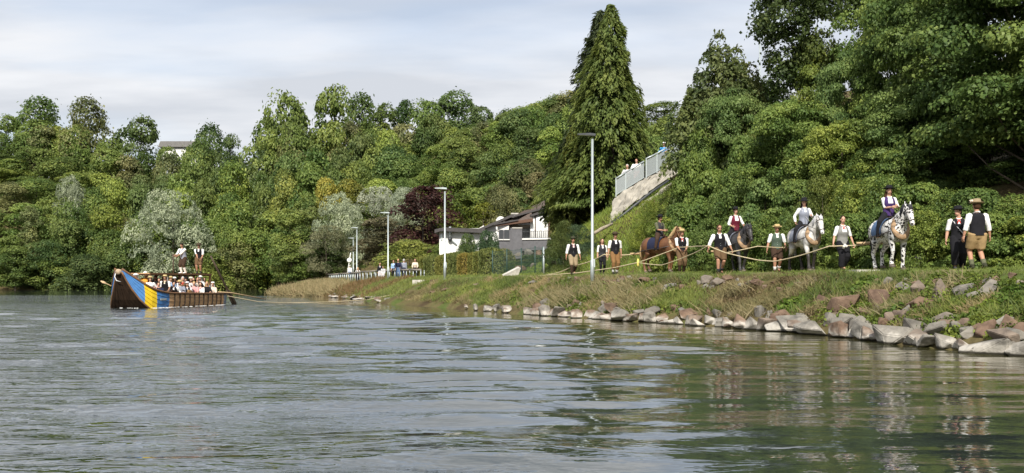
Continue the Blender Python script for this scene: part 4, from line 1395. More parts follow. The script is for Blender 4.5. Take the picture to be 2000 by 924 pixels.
rt = [at(1203, 349, 55.9), at(1222, 337, 56), at(1258, 315, 56.2), at(1262, 310, 56.2), at(1283, 300, 56.5), at(1308, 286, 57), at(1340, 268, 57.5)]
rail = empty('ramp_railing', tuple(at(1203, 384, 55.9)), 0, 'grey galvanised railing with perforated panels on top of the sprayed wall', 'railing')
org2 = Vector(rail.location)
PERF = mat('perforated_sheet', (0.40, 0.44, 0.45), 0.5, 0.10, 30, metallic=0.4)
_pn = PERF.node_tree
_b = _pn.nodes['Principled BSDF']; _o = _pn.nodes['Material Output']
_tp = _pn.nodes.new('ShaderNodeBsdfTransparent'); _mx = _pn.nodes.new('ShaderNodeMixShader'); _mx.inputs[0].default_value = 0.28
_pn.links.new(_b.outputs[0], _mx.inputs[1]); _pn.links.new(_tp.outputs[0], _mx.inputs[2]); _pn.links.new(_mx.outputs[0], _o.inputs['Surface'])
hts = [1.10, 1.10, 1.10, 1.22, 1.20, 1.2, 1.2]
for i, p in enumerate(rt):
    if i != 2: MB().beam(p - org2 - Vector((0, 0, hts[i])), p - org2 + Vector((0, 0, 0.02)), 0.06, 0.06, (1, 0, 0)).build('post', GALV, rail)
for i, (p, q) in enumerate(zip(rt[:-1], rt[1:])):
    if i == 2: continue
    MB().tube(p - org2, q - org2, 0.05, 8).build('top_rail', GALV, rail, True)
    lo0, lo1 = p - org2 - Vector((0, 0, hts[i] - 0.12)), q - org2 - Vector((0, 0, hts[i + 1] - 0.12))
    MB().beam(lo0, lo1, 0.05, 0.05).build('bottom_rail', GALV, rail)
    n1, n2 = p - org2 - Vector((0, 0, 0.10)), q - org2 - Vector((0, 0, 0.10))
    e = Vector((0, 0.012, 0))
    MB().add([lo0 - e, lo1 - e, n2 - e, n1 - e, lo0 + e, lo1 + e, n2 + e, n1 + e], [(0, 1, 2, 3), (7, 6, 5, 4), (0, 4, 5, 1), (1, 5, 6, 2), (2, 6, 7, 3), (3, 7, 4, 0)]).build('perforated_panel', PERF, rail)
# the ramp deck the people stand on
dk = MB()
for i, (p, q) in enumerate(zip(rt[:-1], rt[1:])):
    if i == 2: continue
    a_, b_ = p - Vector((0, 0, 1.28)), q - Vector((0, 0, 1.28))
    dk.add([a_ + Vector((-.05, 0.02, 0)), b_ + Vector((.02, 0.02, 0)), b_ + Vector((.02, 2.2, 0)), a_ + Vector((-.05, 2.2, 0)), a_ + Vector((-.05, 0.02, -.3)), b_ + Vector((.02, 0.02, -.3)), b_ + Vector((.02, 2.2, -.3)), a_ + Vector((-.05, 2.2, -.3))],
           [(0, 1, 2, 3), (7, 6, 5, 4), (0, 4, 5, 1), (1, 5, 6, 2), (2, 6, 7, 3), (3, 7, 4, 0)])
props(dk.build('ramp_path', CONC), kind='structure')

# ---- the white house with the grey terrace
HW_ = mat('white_render', (0.72, 0.72, 0.70), 0.9, 0.06, 3)
GREYR = mat('grey_render', (0.115, 0.115, 0.125), 0.85, 0.12, 4)
TILE = mat('brown_roof_tile', (0.10, 0.075, 0.062), 0.8, 0.3, 9, bump=0.3)
FASC = mat('dark_fascia', (0.045, 0.04, 0.04), 0.6, 0.2, 5)
WOODB = mat('brown_soffit', (0.10, 0.05, 0.03), 0.7, 0.2, 6)
GLASS = mat('dark_glass', (0.03, 0.035, 0.04), 0.1, 0.2, 3, spec=0.8)
CURT = mat('white_curtain', (0.75, 0.75, 0.74), 0.9, 0.06, 4)
BEIGE = mat('beige_wall', (0.30, 0.26, 0.21), 0.9, 0.1, 4)
Yh = 86.0
o0 = at(960, 520, Yh)
house = empty('white_house', (o0.x, o0.y, o0.z), 0, 'white house with dark sloping roofs and a grey balcony terrace', 'house')


def hp(px, py, dy=0.0):
    p = at(px, py, Yh + dy)
    return Vector((p.x - o0.x, p.y - o0.y, p.z - o0.z))


def slab_from(poly, y0, y1, name, m, par=house):
    """A block whose front outline is given in photo pixels at the house's own depth."""
    pl = [(hp(a, b).x, hp(a, b).z) for a, b in poly]
    return MB().prism(pl, y0, y1).build(name, m, par)


slab_from([(858, 512), (945, 512), (945, 440), (935, 446), (858, 446)], 0, 6, 'garage_wall', HW_)
slab_from([(850, 449), (850, 456), (862, 452), (948, 456), (948, 448), (868, 445)], -0.7, 6.5, 'garage_roof', FASC)
slab_from([(925, 500), (1045, 500), (1045, 432), (1000, 428), (925, 452)], 0.6, 9, 'gable_wall', HW_)
slab_from([(916, 455), (920, 458), (998, 424.5), (1034, 431), (1036, 427), (998, 419.5)], -0.1, 10, 'gable_roof', FASC)
ch = slab_from([(1001, 424), (1010, 424), (1010, 413), (1001, 413)], 2.0, 2.9, 'chimney', HW_)
slab_from([(998, 415.5), (1013, 415.5), (1013, 413), (998, 413)], 1.9, 3.0, 'chimney_cap', CONC, house)
slab_from([(1072, 440), (1072, 470), (994, 470), (994, 440)], -1.0, 4, 'living_room_wall', BEIGE)
# tiled roofs sloping towards the river, course by course
def tiled(lowA, lowB, upA, upB, d0, d1, n):
    for k in range(n):
        v0, v1 = k / n, (k + 1.15) / n
        q = lambda A, B, v, o: hp(A[0] + (B[0] - A[0]) * v, A[1] + (B[1] - A[1]) * v, d0 + (d1 - d0) * v) + Vector((0, -0.02, o))
        a_, b_, c_, d_ = q(lowA, upA, v0, 0.05), q(lowB, upB, v0, 0.05), q(lowB, upB, v1, 0.0), q(lowA, upA, v1, 0.0)
        dn = Vector((0, 0.02, -0.07))
        MB().add([a_, b_, c_, d_, a_ + dn, b_ + dn, c_ + dn, d_ + dn], [(0, 1, 2, 3), (7, 6, 5, 4), (0, 4, 5, 1), (1, 5, 6, 2), (2, 6, 7, 3), (3, 7, 4, 0)]).build('tile_course', TILE, house)


tiled((1006, 422), (1064, 406), (1032, 407), (1064, 392), -1.3, 2.5, 6)
tiled((1000, 437.5), (1040, 429), (1008, 432.5), (1038, 415), -2.4, -1.3, 4)
slab_from([(1004, 423), (1004, 426), (1063, 410), (1063, 406.5)], -1.4, 5, 'roof_fascia', FASC)
slab_from([(968, 441.5), (968, 445), (1040, 436), (1040, 430)], -2.5, -1.0, 'canopy_roof', WOODB)
slab_from([(966, 440.5), (966, 443), (1012, 434.5), (1012, 432)], -2.62, -2.5, 'gutter', FASC)
MB().loft([hp(970, 443, -2.5), hp(970.5, 450, -2.45), hp(976, 453, -2.2), hp(979, 452, -1.8)], 0.07, 8).build('down_pipe', HW_, house, True)
MB().lathe(hp(978, 432, 0.45), [(0.0, 0), (0.44, 0), (0.44, 0.05), (0, 0.09)], 18, Matrix.Rotation(math.pi / 2, 3, 'X')).build('satellite_dish', HW_, house, True)
slab_from([(973, 500), (1000, 505), (1000, 448), (997, 448), (997, 452), (975, 453)], -2.6, -0.9, 'terrace_tower', GREYR)
slab_from([(1000, 508), (1019, 506), (1019, 449), (1000, 449)], -3.1, -1.0, 'terrace_pier', GREYR)
slab_from([(1019, 492), (1072, 489), (1072, 470), (1019, 471)], -3.0, -1.0, 'terrace_parapet', GREYR)
slab_from([(1019, 471.4), (1073, 470.4), (1073, 467.6), (1019, 468.6)], -3.1, -0.95, 'parapet_coping', HW_)
for xa, xb in ((976, 983), (985.5, 994.5)):
    w = slab_from([(xa, 470), (xb, 470), (xb, 452), (xa, 452)], -2.68, -2.55, 'window', GLASS)
    slab_from([(xa - 1, 471.6), (xb + 1, 471.6), (xb + 1, 469.8), (xa - 1, 469.8)], -2.74, -2.56, 'sill', HW_, w)
slab_from([(1019, 468), (1036, 468), (1036, 447), (1019, 449)], -1.12, -1.02, 'terrace_window', GLASS)
slab_from([(1000.2, 450), (1019.4, 450), (1019.4, 448), (1000.2, 448)], -3.15, -1.0, 'pier_coping', CONC)
for k in range(13):
    x = 1021 + k * 4.1
    MB().tube(hp(x, 468.5, -2.9), hp(x, 452, -2.9), 0.025, 5).build('baluster', DARKM, house)
MB().beam(hp(1019, 452, -2.9), hp(1072, 451, -2.9), 0.05, 0.04).build('balcony_rail', DARKM, house)
MB().beam(hp(1019, 464, -2.9), hp(1072, 463.5, -2.9), 0.03, 0.03).build('balcony_rail', DARKM, house)
for xa, xb in ((1037, 1043), (1048, 1055), (1058, 1063), (1065, 1069)):
    pl = []
    m = MB()
    for q in range(5):
        x = xa + (xb - xa) * q / 4
        m.loft([hp(x, 468, -1.75), hp(x, 421, -1.75)], [0.085, 0.07], 6)
    m.build('curtain', CURT, house, True)
slab_from([(1036, 470), (1072, 470), (1072, 419), (1038, 423)], -1.6, -1.1, 'loggia_back', WOODB)
slab_from([(1034, 423), (1036, 426), (1076, 414), (1074, 409)], -2.1, -1.0, 'loggia_roof', FASC)
MB().tube(hp(879, 466, -0.25), hp(879, 443, -0.25), 0.11, 8).build('flue_pipe', GALV, house, True)
MB().ball(hp(879, 467, -0.25), 0.22, 10, 6).build('flue_elbow', DARKM, house, True)
MB().tube(hp(880, 468, -0.2), hp(892, 478, -0.1), 0.06, 6).build('flue_brace', GALV, house)
slab_from([(861, 470), (864, 470), (864, 458), (861, 458)], -0.06, 0.05, 'meter_box', GALV)

# dark garden shrubs before the house and rocks of the rockery
for px, Y, yt, w, col, lab, key in [(912, 80, 456, 2.4, DARK, 'dark round garden shrub before the white garage', 'near_bush_b'), (952, 79, 450, 3.0, (0.055, 0.10, 0.045, 1), 'blue-green garden pine before the white gable', 'near_bush_b'),
                               (985, 76, 485, 2.4, OLIVE, 'low olive shrub below the terrace window', 'near_bush_b'), (1060, 76, 498, 3.2, DARK, 'dark shrub below the terrace parapet', 'near_bush'),
                               (1035, 62, 498, 2.4, DARK, 'dark shrub behind the green mesh fence', 'near_fine'), (1000, 64, 510, 1.8, DARK, 'small dark shrub behind the mesh fence near the hedge', 'near_fine'), (880, 92, 470, 5.0, MIDG, 'green shrub mass left of the white garage', 'near_bush_b'),
                               (1098, 50, 432, 2.2, (0.075, 0.105, 0.028, 1), 'upright yew-like shrub behind the man in tan breeches', 'near_fine'), (1130, 53, 440, 2.6, (0.06, 0.10, 0.05, 1), 'bluish juniper behind the nearest street lamp', 'near_fine'), (1085, 54, 470, 1.8, DARK, 'dark shrub between fence end and yew-like shrub', 'near_fine')]:
    near_plant('garden_shrub', key, px, Y, yt, w, col, lab, 'shrub', 'garden shrubs around the house', 0.2)
for px, py, w, Y, lab in [(1012, 497, 20, 82, 'grey-brown rockery boulder under the terrace pier'), (1030, 494, 24, 81.5, 'brown rockery boulder under the balcony'), (1052, 496, 20, 80, 'rockery boulder at the right below the balcony'), (1018, 524, 26, 60, 'pale rockery stone seen through the mesh fence'), (1040, 520, 20, 61, 'grey rockery stone behind the mesh fence'), (1075, 512, 30, 55, 'brown boulder right of the fence end'), (1068, 500, 26, 58, 'weathered boulder above the fence end')]:
    p = at(px, py, Y)
    o = link('boulder', _sr.choice(STONES)); k = Y / FOC * w
    o.location = p; o.scale = (k, k, k * 0.9); o.rotation_euler = (0.2, 0.3, px)
    props(o, lab, 'boulder', 'rockery boulders by the house')

# house on the hilltop
p = at(352, 290, 215)
hh = empty('hilltop_house', (p.x, p.y, p.z - 4), 0, 'grey-roofed house peeping over the hilltop between dark trees', 'house')
MB().box((0, 3, 2.2), (8.6, 6, 4.4)).build('wall', HW_, hh)
MB().prism([(-5.0, 4.3), (5.0, 4.3), (4.2, 5.6), (-4.4, 5.6)], -0.6, 6.6).build('roof', mat('grey_roof', (0.16, 0.155, 0.15), 0.8, 0.15, 3), hh)
MB().box((2.2, 3, 5.9), (0.5, 0.5, 0.9)).build('chimney', HW_, hh)
# ------------------------------------------------------------------ people
SKIN = mat('skin', (0.50, 0.29, 0.20), 0.6, 0.06, 9, spec=0.35)
SKIN2 = mat('tanned_skin', (0.40, 0.215, 0.14), 0.6, 0.06, 9, spec=0.35)
CLOTH = {}


def cloth(name, c, rough=0.9, var=0.10, bump=0.25):
    if name not in CLOTH: CLOTH[name] = mat('cloth_' + name, c, rough, var, 11, bump=bump, spec=0.2)
    return CLOTH[name]


for nm, c in dict(white=(0.74, 0.74, 0.73), black=(0.012, 0.012, 0.015), charcoal=(0.035, 0.035, 0.04), tan=(0.33, 0.23, 0.115), khaki=(0.27, 0.21, 0.13), brown=(0.12, 0.075, 0.04), darkbrown=(0.05, 0.03, 0.02), rust=(0.20, 0.11, 0.045),
                  red=(0.45, 0.04, 0.03), green=(0.07, 0.10, 0.075), grey=(0.23, 0.23, 0.22), bluegrey=(0.25, 0.27, 0.33), purple=(0.055, 0.03, 0.12), wine=(0.13, 0.015, 0.03), olive=(0.11, 0.115, 0.07), navy=(0.018, 0.022, 0.05), jeans=(0.10, 0.16, 0.28),
                  lightblue=(0.30, 0.45, 0.68), cream=(0.66, 0.56, 0.46), straw=(0.46, 0.35, 0.17), pink=(0.60, 0.30, 0.30), blue=(0.05, 0.28, 0.62), orange=(0.70, 0.33, 0.06), lightgrey=(0.50, 0.50, 0.52), hatgreen=(0.04, 0.042, 0.025), hatbrown=(0.06, 0.045, 0.028),
                  hair_brown=(0.05, 0.025, 0.012), hair_dark=(0.014, 0.010, 0.008), hair_blond=(0.36, 0.24, 0.10), hair_grey=(0.42, 0.41, 0.40), teal=(0.06, 0.2, 0.22)).items():
    cloth(nm, c)


def ik(a, c, l1, l2, pole):
    a, c, pole = Vector(a), Vector(c), Vector(pole)
    d = c - a
    D = min(d.length, (l1 + l2) * 0.995)
    d.normalize()
    c = a + d * D
    x = (l1 * l1 - l2 * l2 + D * D) / (2 * D)
    h = math.sqrt(max(0, l1 * l1 - x * x))
    p = pole - d * pole.dot(d)
    if p.length < 1e-5: p = d.orthogonal()
    p.normalize()
    return a + d * x + p * h, c


class Skel:
    def __init__(s, P):
        z0 = P.get('pelvis', 0.92)
        s.pc = Vector((P.get('shift', (0, 0))[0], P.get('shift', (0, 0))[1], z0))
        lean, side, yaw = P.get('lean', 0.04), P.get('side', 0), P.get('twist', 0)
        s.M = Matrix.Rotation(yaw, 3, 'Z') @ Matrix.Rotation(-lean, 3, 'X') @ Matrix.Rotation(side, 3, 'Y')
        M = s.M
        wf = P.get('female', 0)
        s.f = wf
        sw = 0.175 if wf else 0.195
        s.sh = [s.pc + M @ Vector((sg * sw, -0.01, 0.47)) for sg in (1, -1)]
        s.neck = s.pc + M @ Vector((0, -0.005, 0.535))
        s.HM = Matrix.Rotation(P.get('head', (0, 0))[0], 3, 'Z') @ Matrix.Rotation(-P.get('head', (0, 0))[1], 3, 'X') @ Matrix.Rotation(yaw, 3, 'Z')
        s.head = s.neck + M @ Vector((0, 0.01, 0.06)) + s.HM @ Vector((0, 0.025, 0.135))
        hip = Matrix.Rotation(yaw * 0.3, 3, 'Z')
        s.hip = [s.pc + hip @ Vector((sg * 0.09, 0, -0.03)) for sg in (1, -1)]
        feet = P.get('feet', [(0.11, 0.0, 0.08), (-0.11, 0.0, 0.08)])
        kp = P.get('knees', [(0.08, 1, 0), (-0.08, 1, 0)])
        s.knee, s.ank = [], []
        for i in (0, 1):
            k, a = ik(s.hip[i], feet[i], 0.425, 0.42, kp[i])
            s.knee.append(k); s.ank.append(a)
        hands = P.get('hands', [(0.27, 0.03, 0.80), (-0.27, 0.03, 0.80)])
        ep = P.get('elbows', [(0.5, -1, -0.2), (-0.5, -1, -0.2)])
        s.elb, s.wri = [], []
        for i in (0, 1):
            e, w = ik(s.sh[i], hands[i], 0.29, 0.255, ep[i])
            s.elb.append(e); s.wri.append(w)
        s.grip = P.get('grip', [0.35, 0.35])
        s.toe = P.get('toe', [(0.03, 1, 0), (-0.03, 1, 0)])
        s.pitch = P.get('pitch', [0, 0])

    TOR = [(-0.13, 0.10, 0.085), (-0.06, 0.160, 0.115), (0.02, 0.168, 0.122), (0.12, 0.148, 0.108), (0.22, 0.152, 0.110), (0.34, 0.172, 0.122), (0.42, 0.165, 0.110), (0.48, 0.125, 0.085), (0.535, 0.066, 0.064)]

    def torso(s, mb, z0, z1, grow, n=14, top=1.0, wide=1.0):
        rows = [r for r in s.TOR if z0 <= r[0] <= z1]
        X = s.M @ Vector((1, 0, 0))
        pts = [s.pc + s.M @ Vector((0, 0.012 if 0.2 < r[0] < 0.4 else 0, r[0])) for r in rows]
        rad = [((r[1] + grow) * wide * (top if r[0] > 0.3 else 1) * (0.93 if s.f and r[0] > 0.05 and r[0] < 0.2 else 1), (r[2] + grow + (0.02 if s.f and r[0] == 0.34 else 0)) * wide) for r in rows]
        mb.loft(pts, rad, n, X)

    def arm(s, mb, i, grow, upto=2.0, n=8):
        """upto 1 = elbow, 2 = wrist."""
        P_ = [s.sh[i] + (s.neck - s.sh[i]) * 0.25, s.sh[i], s.sh[i].lerp(s.elb[i], 0.5), s.elb[i], s.elb[i].lerp(s.wri[i], 0.45), s.wri[i]]
        R = [0.05, 0.060, 0.050, 0.043, 0.043, 0.029]
        q = 0.9 if s.f else 1.0
        k = 4 if upto <= 1 else 5 if upto < 2 else 6
        mb.loft(P_[:k], [r * q + grow for r in R[:k]], n)

    def leg(s, mb, i, grow, upto=2.0, n=10, flare=0.0):
        P_ = [s.hip[i] + Vector((0, 0, 0.05)), s.hip[i].lerp(s.knee[i], 0.3), s.hip[i].lerp(s.knee[i], 0.7), s.knee[i], s.knee[i].lerp(s.ank[i], 0.3), s.knee[i].lerp(s.ank[i], 0.7), s.ank[i]]
        R = [0.098, 0.092, 0.074, 0.060, 0.060, 0.046, 0.038]
        T = [0, .3, .7, 1, 1.3, 1.7, 2]
        k = [j for j in range(7) if T[j] <= upto + 1e-6]
        pts, rad = [P_[j] for j in k], [R[j] + grow + flare * T[j] for j in k]
        if T[k[-1]] < upto:
            j = k[-1]; t = (upto - T[j]) / (T[j + 1] - T[j])
            pts.append(P_[j].lerp(P_[j + 1], t)); rad.append(R[j] * (1 - t) + R[j + 1] * t + grow + flare * upto)
        mb.loft(pts, rad, n)


def hand(mb, s, i):
    w, e = s.wri[i], s.elb[i]
    f = (w - e).normalized()
    inward = Vector((-1 if i == 0 else 1, 0.25, 0))
    nrm = (inward - f * inward.dot(f)).normalized()        # the way the palm looks
    sd = f.cross(nrm).normalized()
    if sd.y < 0: sd = -sd                                    # thumb side points forward
    g = s.grip[i]
    mb.loft([w - f * 0.02, w + f * 0.03, w + f * 0.075, w + f * 0.095], [(0.026, 0.020), (0.036, 0.018), (0.042, 0.017), (0.036, 0.012)], 8, sd)
    for k, (o, L) in enumerate(((0.031, 0.068), (0.011, 0.077), (-0.010, 0.072), (-0.030, 0.056))):
        p = w + f * 0.088 + sd * o
        pts, dirv = [p], f.copy()
        for j in range(3):
            dirv = Matrix.Rotation(g * (0.75 + 0.1 * k), 3, sd if (f.cross(nrm)).dot(sd) > 0 else -sd) @ dirv
            p = p + dirv * (L * (0.45, 0.32, 0.23)[j])
            pts.append(p)
        mb.loft(pts, [0.0095, 0.0088, 0.008, 0.006], 6)
    t0 = w + f * 0.025 + sd * 0.028
    d1 = (f * 0.55 + sd * 0.75 + nrm * 0.25).normalized()
    d2 = (f * 0.8 + sd * 0.25 + nrm * (0.3 + g)).normalized()
    mb.loft([t0, t0 + d1 * 0.038, t0 + d1 * 0.038 + d2 * 0.032], [0.0125, 0.011, 0.008], 6)


PCACHE = {}


def _obj(name, key, make, m, root, smooth=True):
    """Part of a person; like poses share their mesh, each object carries its own cloth."""
    me = PCACHE.get(key) if key else None
    if me is None:
        me = make()
        me.materials.clear(); me.materials.append(None)
        if key: PCACHE[key] = me
    o = link(name, me, root)
    o.material_slots[0].link = 'OBJECT'
    o.material_slots[0].material = m
    return o


def person(label, loc, facing, H=1.75, pose=None, outfit=None, group=None, key=None, vox=0.017, name='person'):
    """FACING: the heading (x, y) the body looks along."""
    pose, F = pose or {}, outfit or {}
    s = Skel(pose)
    root = empty(name, loc, math.atan2(-facing[0], facing[1]), label, 'person', group)
    k = H / 1.75
    q_ = 1.0 if pose.get('female') else 1.08
    root.scale = (k * q_, k * q_, k)
    K = (lambda part: (key, part, pose.get('female', 0))) if key else (lambda part: None)
    c = CLOTH
    near = vox < 0.022

    def body():
        mb = MB()
        s.torso(mb, -1, 1, 0)
        mb.loft([s.neck - s.M @ Vector((0, 0, 0.04)), s.neck + s.M @ Vector((0, 0.008, 0.05)), s.head + s.HM @ Vector((0, -0.01, -0.06))], [0.062, 0.055, 0.055], 10)
        for i in (0, 1):
            s.arm(mb, i, 0); s.leg(mb, i, 0)
            mb.loft([s.ank[i] + Vector((0, 0, 0.02)), s.ank[i] + Vector((0, 0.0, -0.05)), s.ank[i] + Vector(s.toe[i]).normalized() * 0.12 + Vector((0, 0, -0.055))], [0.036, 0.04, 0.03], 8)
        h, HM = s.head, s.HM
        mb.ball(h + HM @ Vector((0, -0.008, 0.018)), (0.076, 0.096, 0.104), 14, 9, HM)
        mb.ball(h + HM @ Vector((0, 0.028, -0.058)), (0.056, 0.064, 0.062), 12, 8, HM)
        mb.ball(h + HM @ Vector((0, 0.092, -0.018)), (0.015, 0.022, 0.026), 8, 6, HM)
        mb.ball(h + HM @ Vector((0, 0.078, 0.030)), (0.050, 0.020, 0.013), 8, 6, HM)
        mb.ball(h + HM @ Vector((0, 0.082, -0.062)), (0.026, 0.016, 0.012), 8, 6, HM)
        for sg in (1, -1): mb.ball(h + HM @ Vector((sg * 0.078, -0.005, -0.005)), (0.012, 0.022, 0.032), 8, 6, HM)
        fx = MB()
        for i in (0, 1): hand(fx, s, i)
        return fuse(mb, 'body', vox, None, 1, fx)
    sk = F.get('skin', SKIN)
    _obj('body', K('body'), body, sk, root)
    h, HM = s.head, s.HM
    if near:
        for sg in (1, -1):
            _obj('eye', None, lambda: MB().ball(h + HM @ Vector((sg * 0.031, 0.079, 0.004)), (0.013, 0.009, 0.008), 8, 6, HM).mesh('eye', None, True), c['hair_dark'], root)
        _obj('mouth', None, lambda: MB().ball(h + HM @ Vector((0, 0.093, -0.062)), (0.024, 0.008, 0.006), 8, 6, HM).mesh('mouth', None, True), cloth('lips', (0.34, 0.11, 0.09)), root)
    if F.get('glasses'):
        _obj('sunglasses', None, lambda: MB().ball(h + HM @ Vector((0.034, 0.088, 0.006)), (0.026, 0.010, 0.018), 8, 6, HM).ball(h + HM @ Vector((-0.034, 0.088, 0.006)), (0.026, 0.010, 0.018), 8, 6, HM).beam(h + HM @ Vector((-0.08, 0.07, 0.012)), h + HM @ Vector((0.08, 0.07, 0.012)), 0.012, 0.008).mesh('sunglasses'), c['black'], root)

    def shirt(upto):
        def f():
            mb = MB(); s.torso(mb, -0.07 if F.get('untucked') else -0.02, 0.54, 0.013)
            for i in (0, 1): s.arm(mb, i, 0.017, upto)
            return fuse(mb, 'shirt', max(vox, 0.02), None, 1)
        return f
    if F.get('shirt'):
        up = F.get('sleeve', 1.5)
        _obj('shirt', K('shirt%s' % up), shirt(up), c[F['shirt']], root)
        if near:
            def collar():
                mb = MB()
                for sg in (1, -1):
                    mb.loft([s.neck + s.M @ Vector((sg * 0.010, 0.075, -0.045)), s.neck + s.M @ Vector((sg * 0.062, 0.045, 0.01)), s.neck + s.M @ Vector((sg * 0.045, -0.055, 0.028)), s.neck + s.M @ Vector((0, -0.075, 0.03))], [(0.006, 0.022)] * 4, 6)
                return mb.mesh('collar', None, True)
            _obj('collar', None, collar, c[F['shirt']], root)
    if F.get('vest'):
        def vest():
            mb = MB()
            rows = [(-0.05, 0.192, 0.146), (0.0, 0.190, 0.146), (0.06, 0.184, 0.143), (0.13, 0.176, 0.138), (0.2, 0.178, 0.138), (0.27, 0.186, 0.148), (0.33, 0.190, 0.156), (0.38, 0.184, 0.152), (0.43, 0.178, 0.142), (0.475, 0.166, 0.124), (0.51, 0.136, 0.104), (0.535, 0.096, 0.086)]
            if s.f: rows = [(a, b * (0.97 if a < 0.25 else 1.0), d + (0.030 if 0.25 < a < 0.4 else 0.004)) for a, b, d in rows]
            n = 28
            vs, fs = [], []
            for a, b, d in rows:
                for q in range(n):
                    t = 2 * math.pi * q / n
                    vs.append(s.pc + s.M @ Vector((b * math.cos(t), 0.012 * (0.2 < a < 0.4) + d * math.sin(t), a)))
            low = 0.31 if F.get('bodice') else 0.29
            for r in range(len(rows) - 1):
                for q in range(n):
                    t = 2 * math.pi * (q + 0.5) / n
                    zz = (rows[r][0] + rows[r + 1][0]) / 2
                    front = math.sin(t) > 0.2
                    halfw = abs(math.cos(t)) * rows[r][1]
                    if front and zz > low and halfw < (0.080 if F.get('bodice') else (zz - low) * 0.26): continue
                    fs.append((r * n + q, r * n + (q + 1) % n, (r + 1) * n + (q + 1) % n, (r + 1) * n + q))
            return MB().add(vs, fs).mesh('vest', None, True)
        _obj('vest', K('vest%s' % bool(F.get('bodice'))), vest, c[F['vest']], root)
        if near and not F.get('back'):
            for q in range(4):
                z = 0.20 - q * 0.075
                _obj('button', None, lambda: MB().ball(s.pc + s.M @ Vector((0.0, 0.138, z)), (0.009, 0.006, 0.009), 6, 4).mesh('button'), GALV, root)
    if F.get('trousers'):
        up, gr, fl = F.get('leglen', 1.95), F.get('loose', 0.018), F.get('flare', 0.0)

        def trousers():
            mb = MB(); s.torso(mb, -1, 0.13, 0.017)
            for i in (0, 1): s.leg(mb, i, gr, up, 10, fl)
            return fuse(mb, 'trousers', max(vox, 0.02), None, 1)
        _obj('trousers', K('trousers%s%s' % (up, gr)), trousers, c[F['trousers']], root)
        if near and F.get('belt'):
            def belt():
                mb = MB(); X = s.M @ Vector((1, 0, 0))
                mb.loft([s.pc + s.M @ Vector((0, 0, z)) for z in (0.035, 0.07)], [(0.186, 0.142), (0.182, 0.138)], 16, X)
                return mb.mesh('belt', None, True)
            _obj('belt', None, belt, c[F['belt']], root)
    if F.get('socks'):
        for i in (0, 1):
            def sock():
                mb = MB(); K_, A_ = s.knee[i], s.ank[i]
                t0 = F.get('sockfrom', 0.35)
                ts = [t0, t0 + 0.06, t0 + 0.3 * (1 - t0), 0.85, 1.04]
                mb.loft([K_.lerp(A_, t) for t in ts], [np.interp(t, [0, .3, .7, 1.05], [.060, .060, .046, .038]) + 0.011 + (0.004 if j < 2 else 0) for j, t in enumerate(ts)], 10)
                return mb.mesh('sock', None, True)
            _obj('sock', (key, 'sock', i) if key else None, sock, c[F['socks']], root)
    if F.get('shoes'):
        for i in (0, 1):
            def shoe():
                a = s.ank[i]; d = Vector(s.toe[i]).normalized()
                R = Matrix.Rotation(s.pitch[i], 3, d.cross(Vector((0, 0, 1))))
                g = lambda f_, z_: a + R @ (d * f_ + Vector((0, 0, z_)))
                mb = MB()
                mb.loft([g(-0.075, -0.045), g(-0.04, -0.035), g(0.05, -0.04), g(0.12, -0.05), g(0.185, -0.058), g(0.205, -0.062)], [(0.026, 0.022), (0.042, 0.045), (0.044, 0.040), (0.050, 0.032), (0.040, 0.022), (0.018, 0.012)], 10, d.cross(Vector((0, 0, 1))))
                mb.loft([g(-0.01, -0.02), g(-0.008, 0.045)], [0.050, 0.047], 10)
                return mb.mesh('shoe', None, True)
            _obj('shoe', (key, 'shoe', i) if key else None, shoe, c[F['shoes']], root)
    if F.get('scarf'):
        def scarf():
            mb = MB(); M = s.M; nk = s.neck
            ring = [nk + M @ Vector((0.078 * math.cos(t), 0.074 * math.sin(t) + 0.008, -0.012 - 0.028 * max(0, math.sin(t)))) for t in np.linspace(0, 2 * math.pi, 14)]
            mb.loft(ring, [0.022] * 14, 6, cap=False)
            for sg in (1, -1):
                mb.loft([nk + M @ Vector((0, 0.095, -0.05)), nk + M @ Vector((sg * 0.035, 0.125, -0.12)), nk + M @ Vector((sg * 0.05, 0.142, -0.19))], [(0.018, 0.012), (0.026, 0.008), (0.008, 0.004)], 6, M @ Vector((1, 0, 0)))
            return mb.mesh('neckerchief', None, True)
        _obj('neckerchief', K('scarf'), scarf, c[F['scarf']], root)
    if F.get('hair'):
        lng = F.get('long', 0)

        def hair():
            mb = MB()
            mb.ball(h + HM @ Vector((0, -0.022, 0.030)), (0.086, 0.096, 0.106), 14, 9, HM)
            mb.ball(h + HM @ Vector((0, -0.045, -0.02)), (0.080, 0.070, 0.085), 12, 8, HM)
            if lng:
                for x in (-0.06, -0.02, 0.03, 0.065):
                    mb.loft([h + HM @ Vector((x, -0.04, 0.02)), h + HM @ Vector((x * 1.25, -0.07, -0.12)), s.neck + s.M @ Vector((x * 1.6, -0.10 + abs(x) * 0.9, -0.05)), s.neck + s.M @ Vector((x * 1.7, -0.125 + abs(x) * 1.2, -0.05 - lng))], [0.04, 0.045, 0.04, 0.012], 8)
            return mb.mesh('hair', None, True)
        _obj('hair', K('hair%s' % lng), hair, c[F['hair']], root)
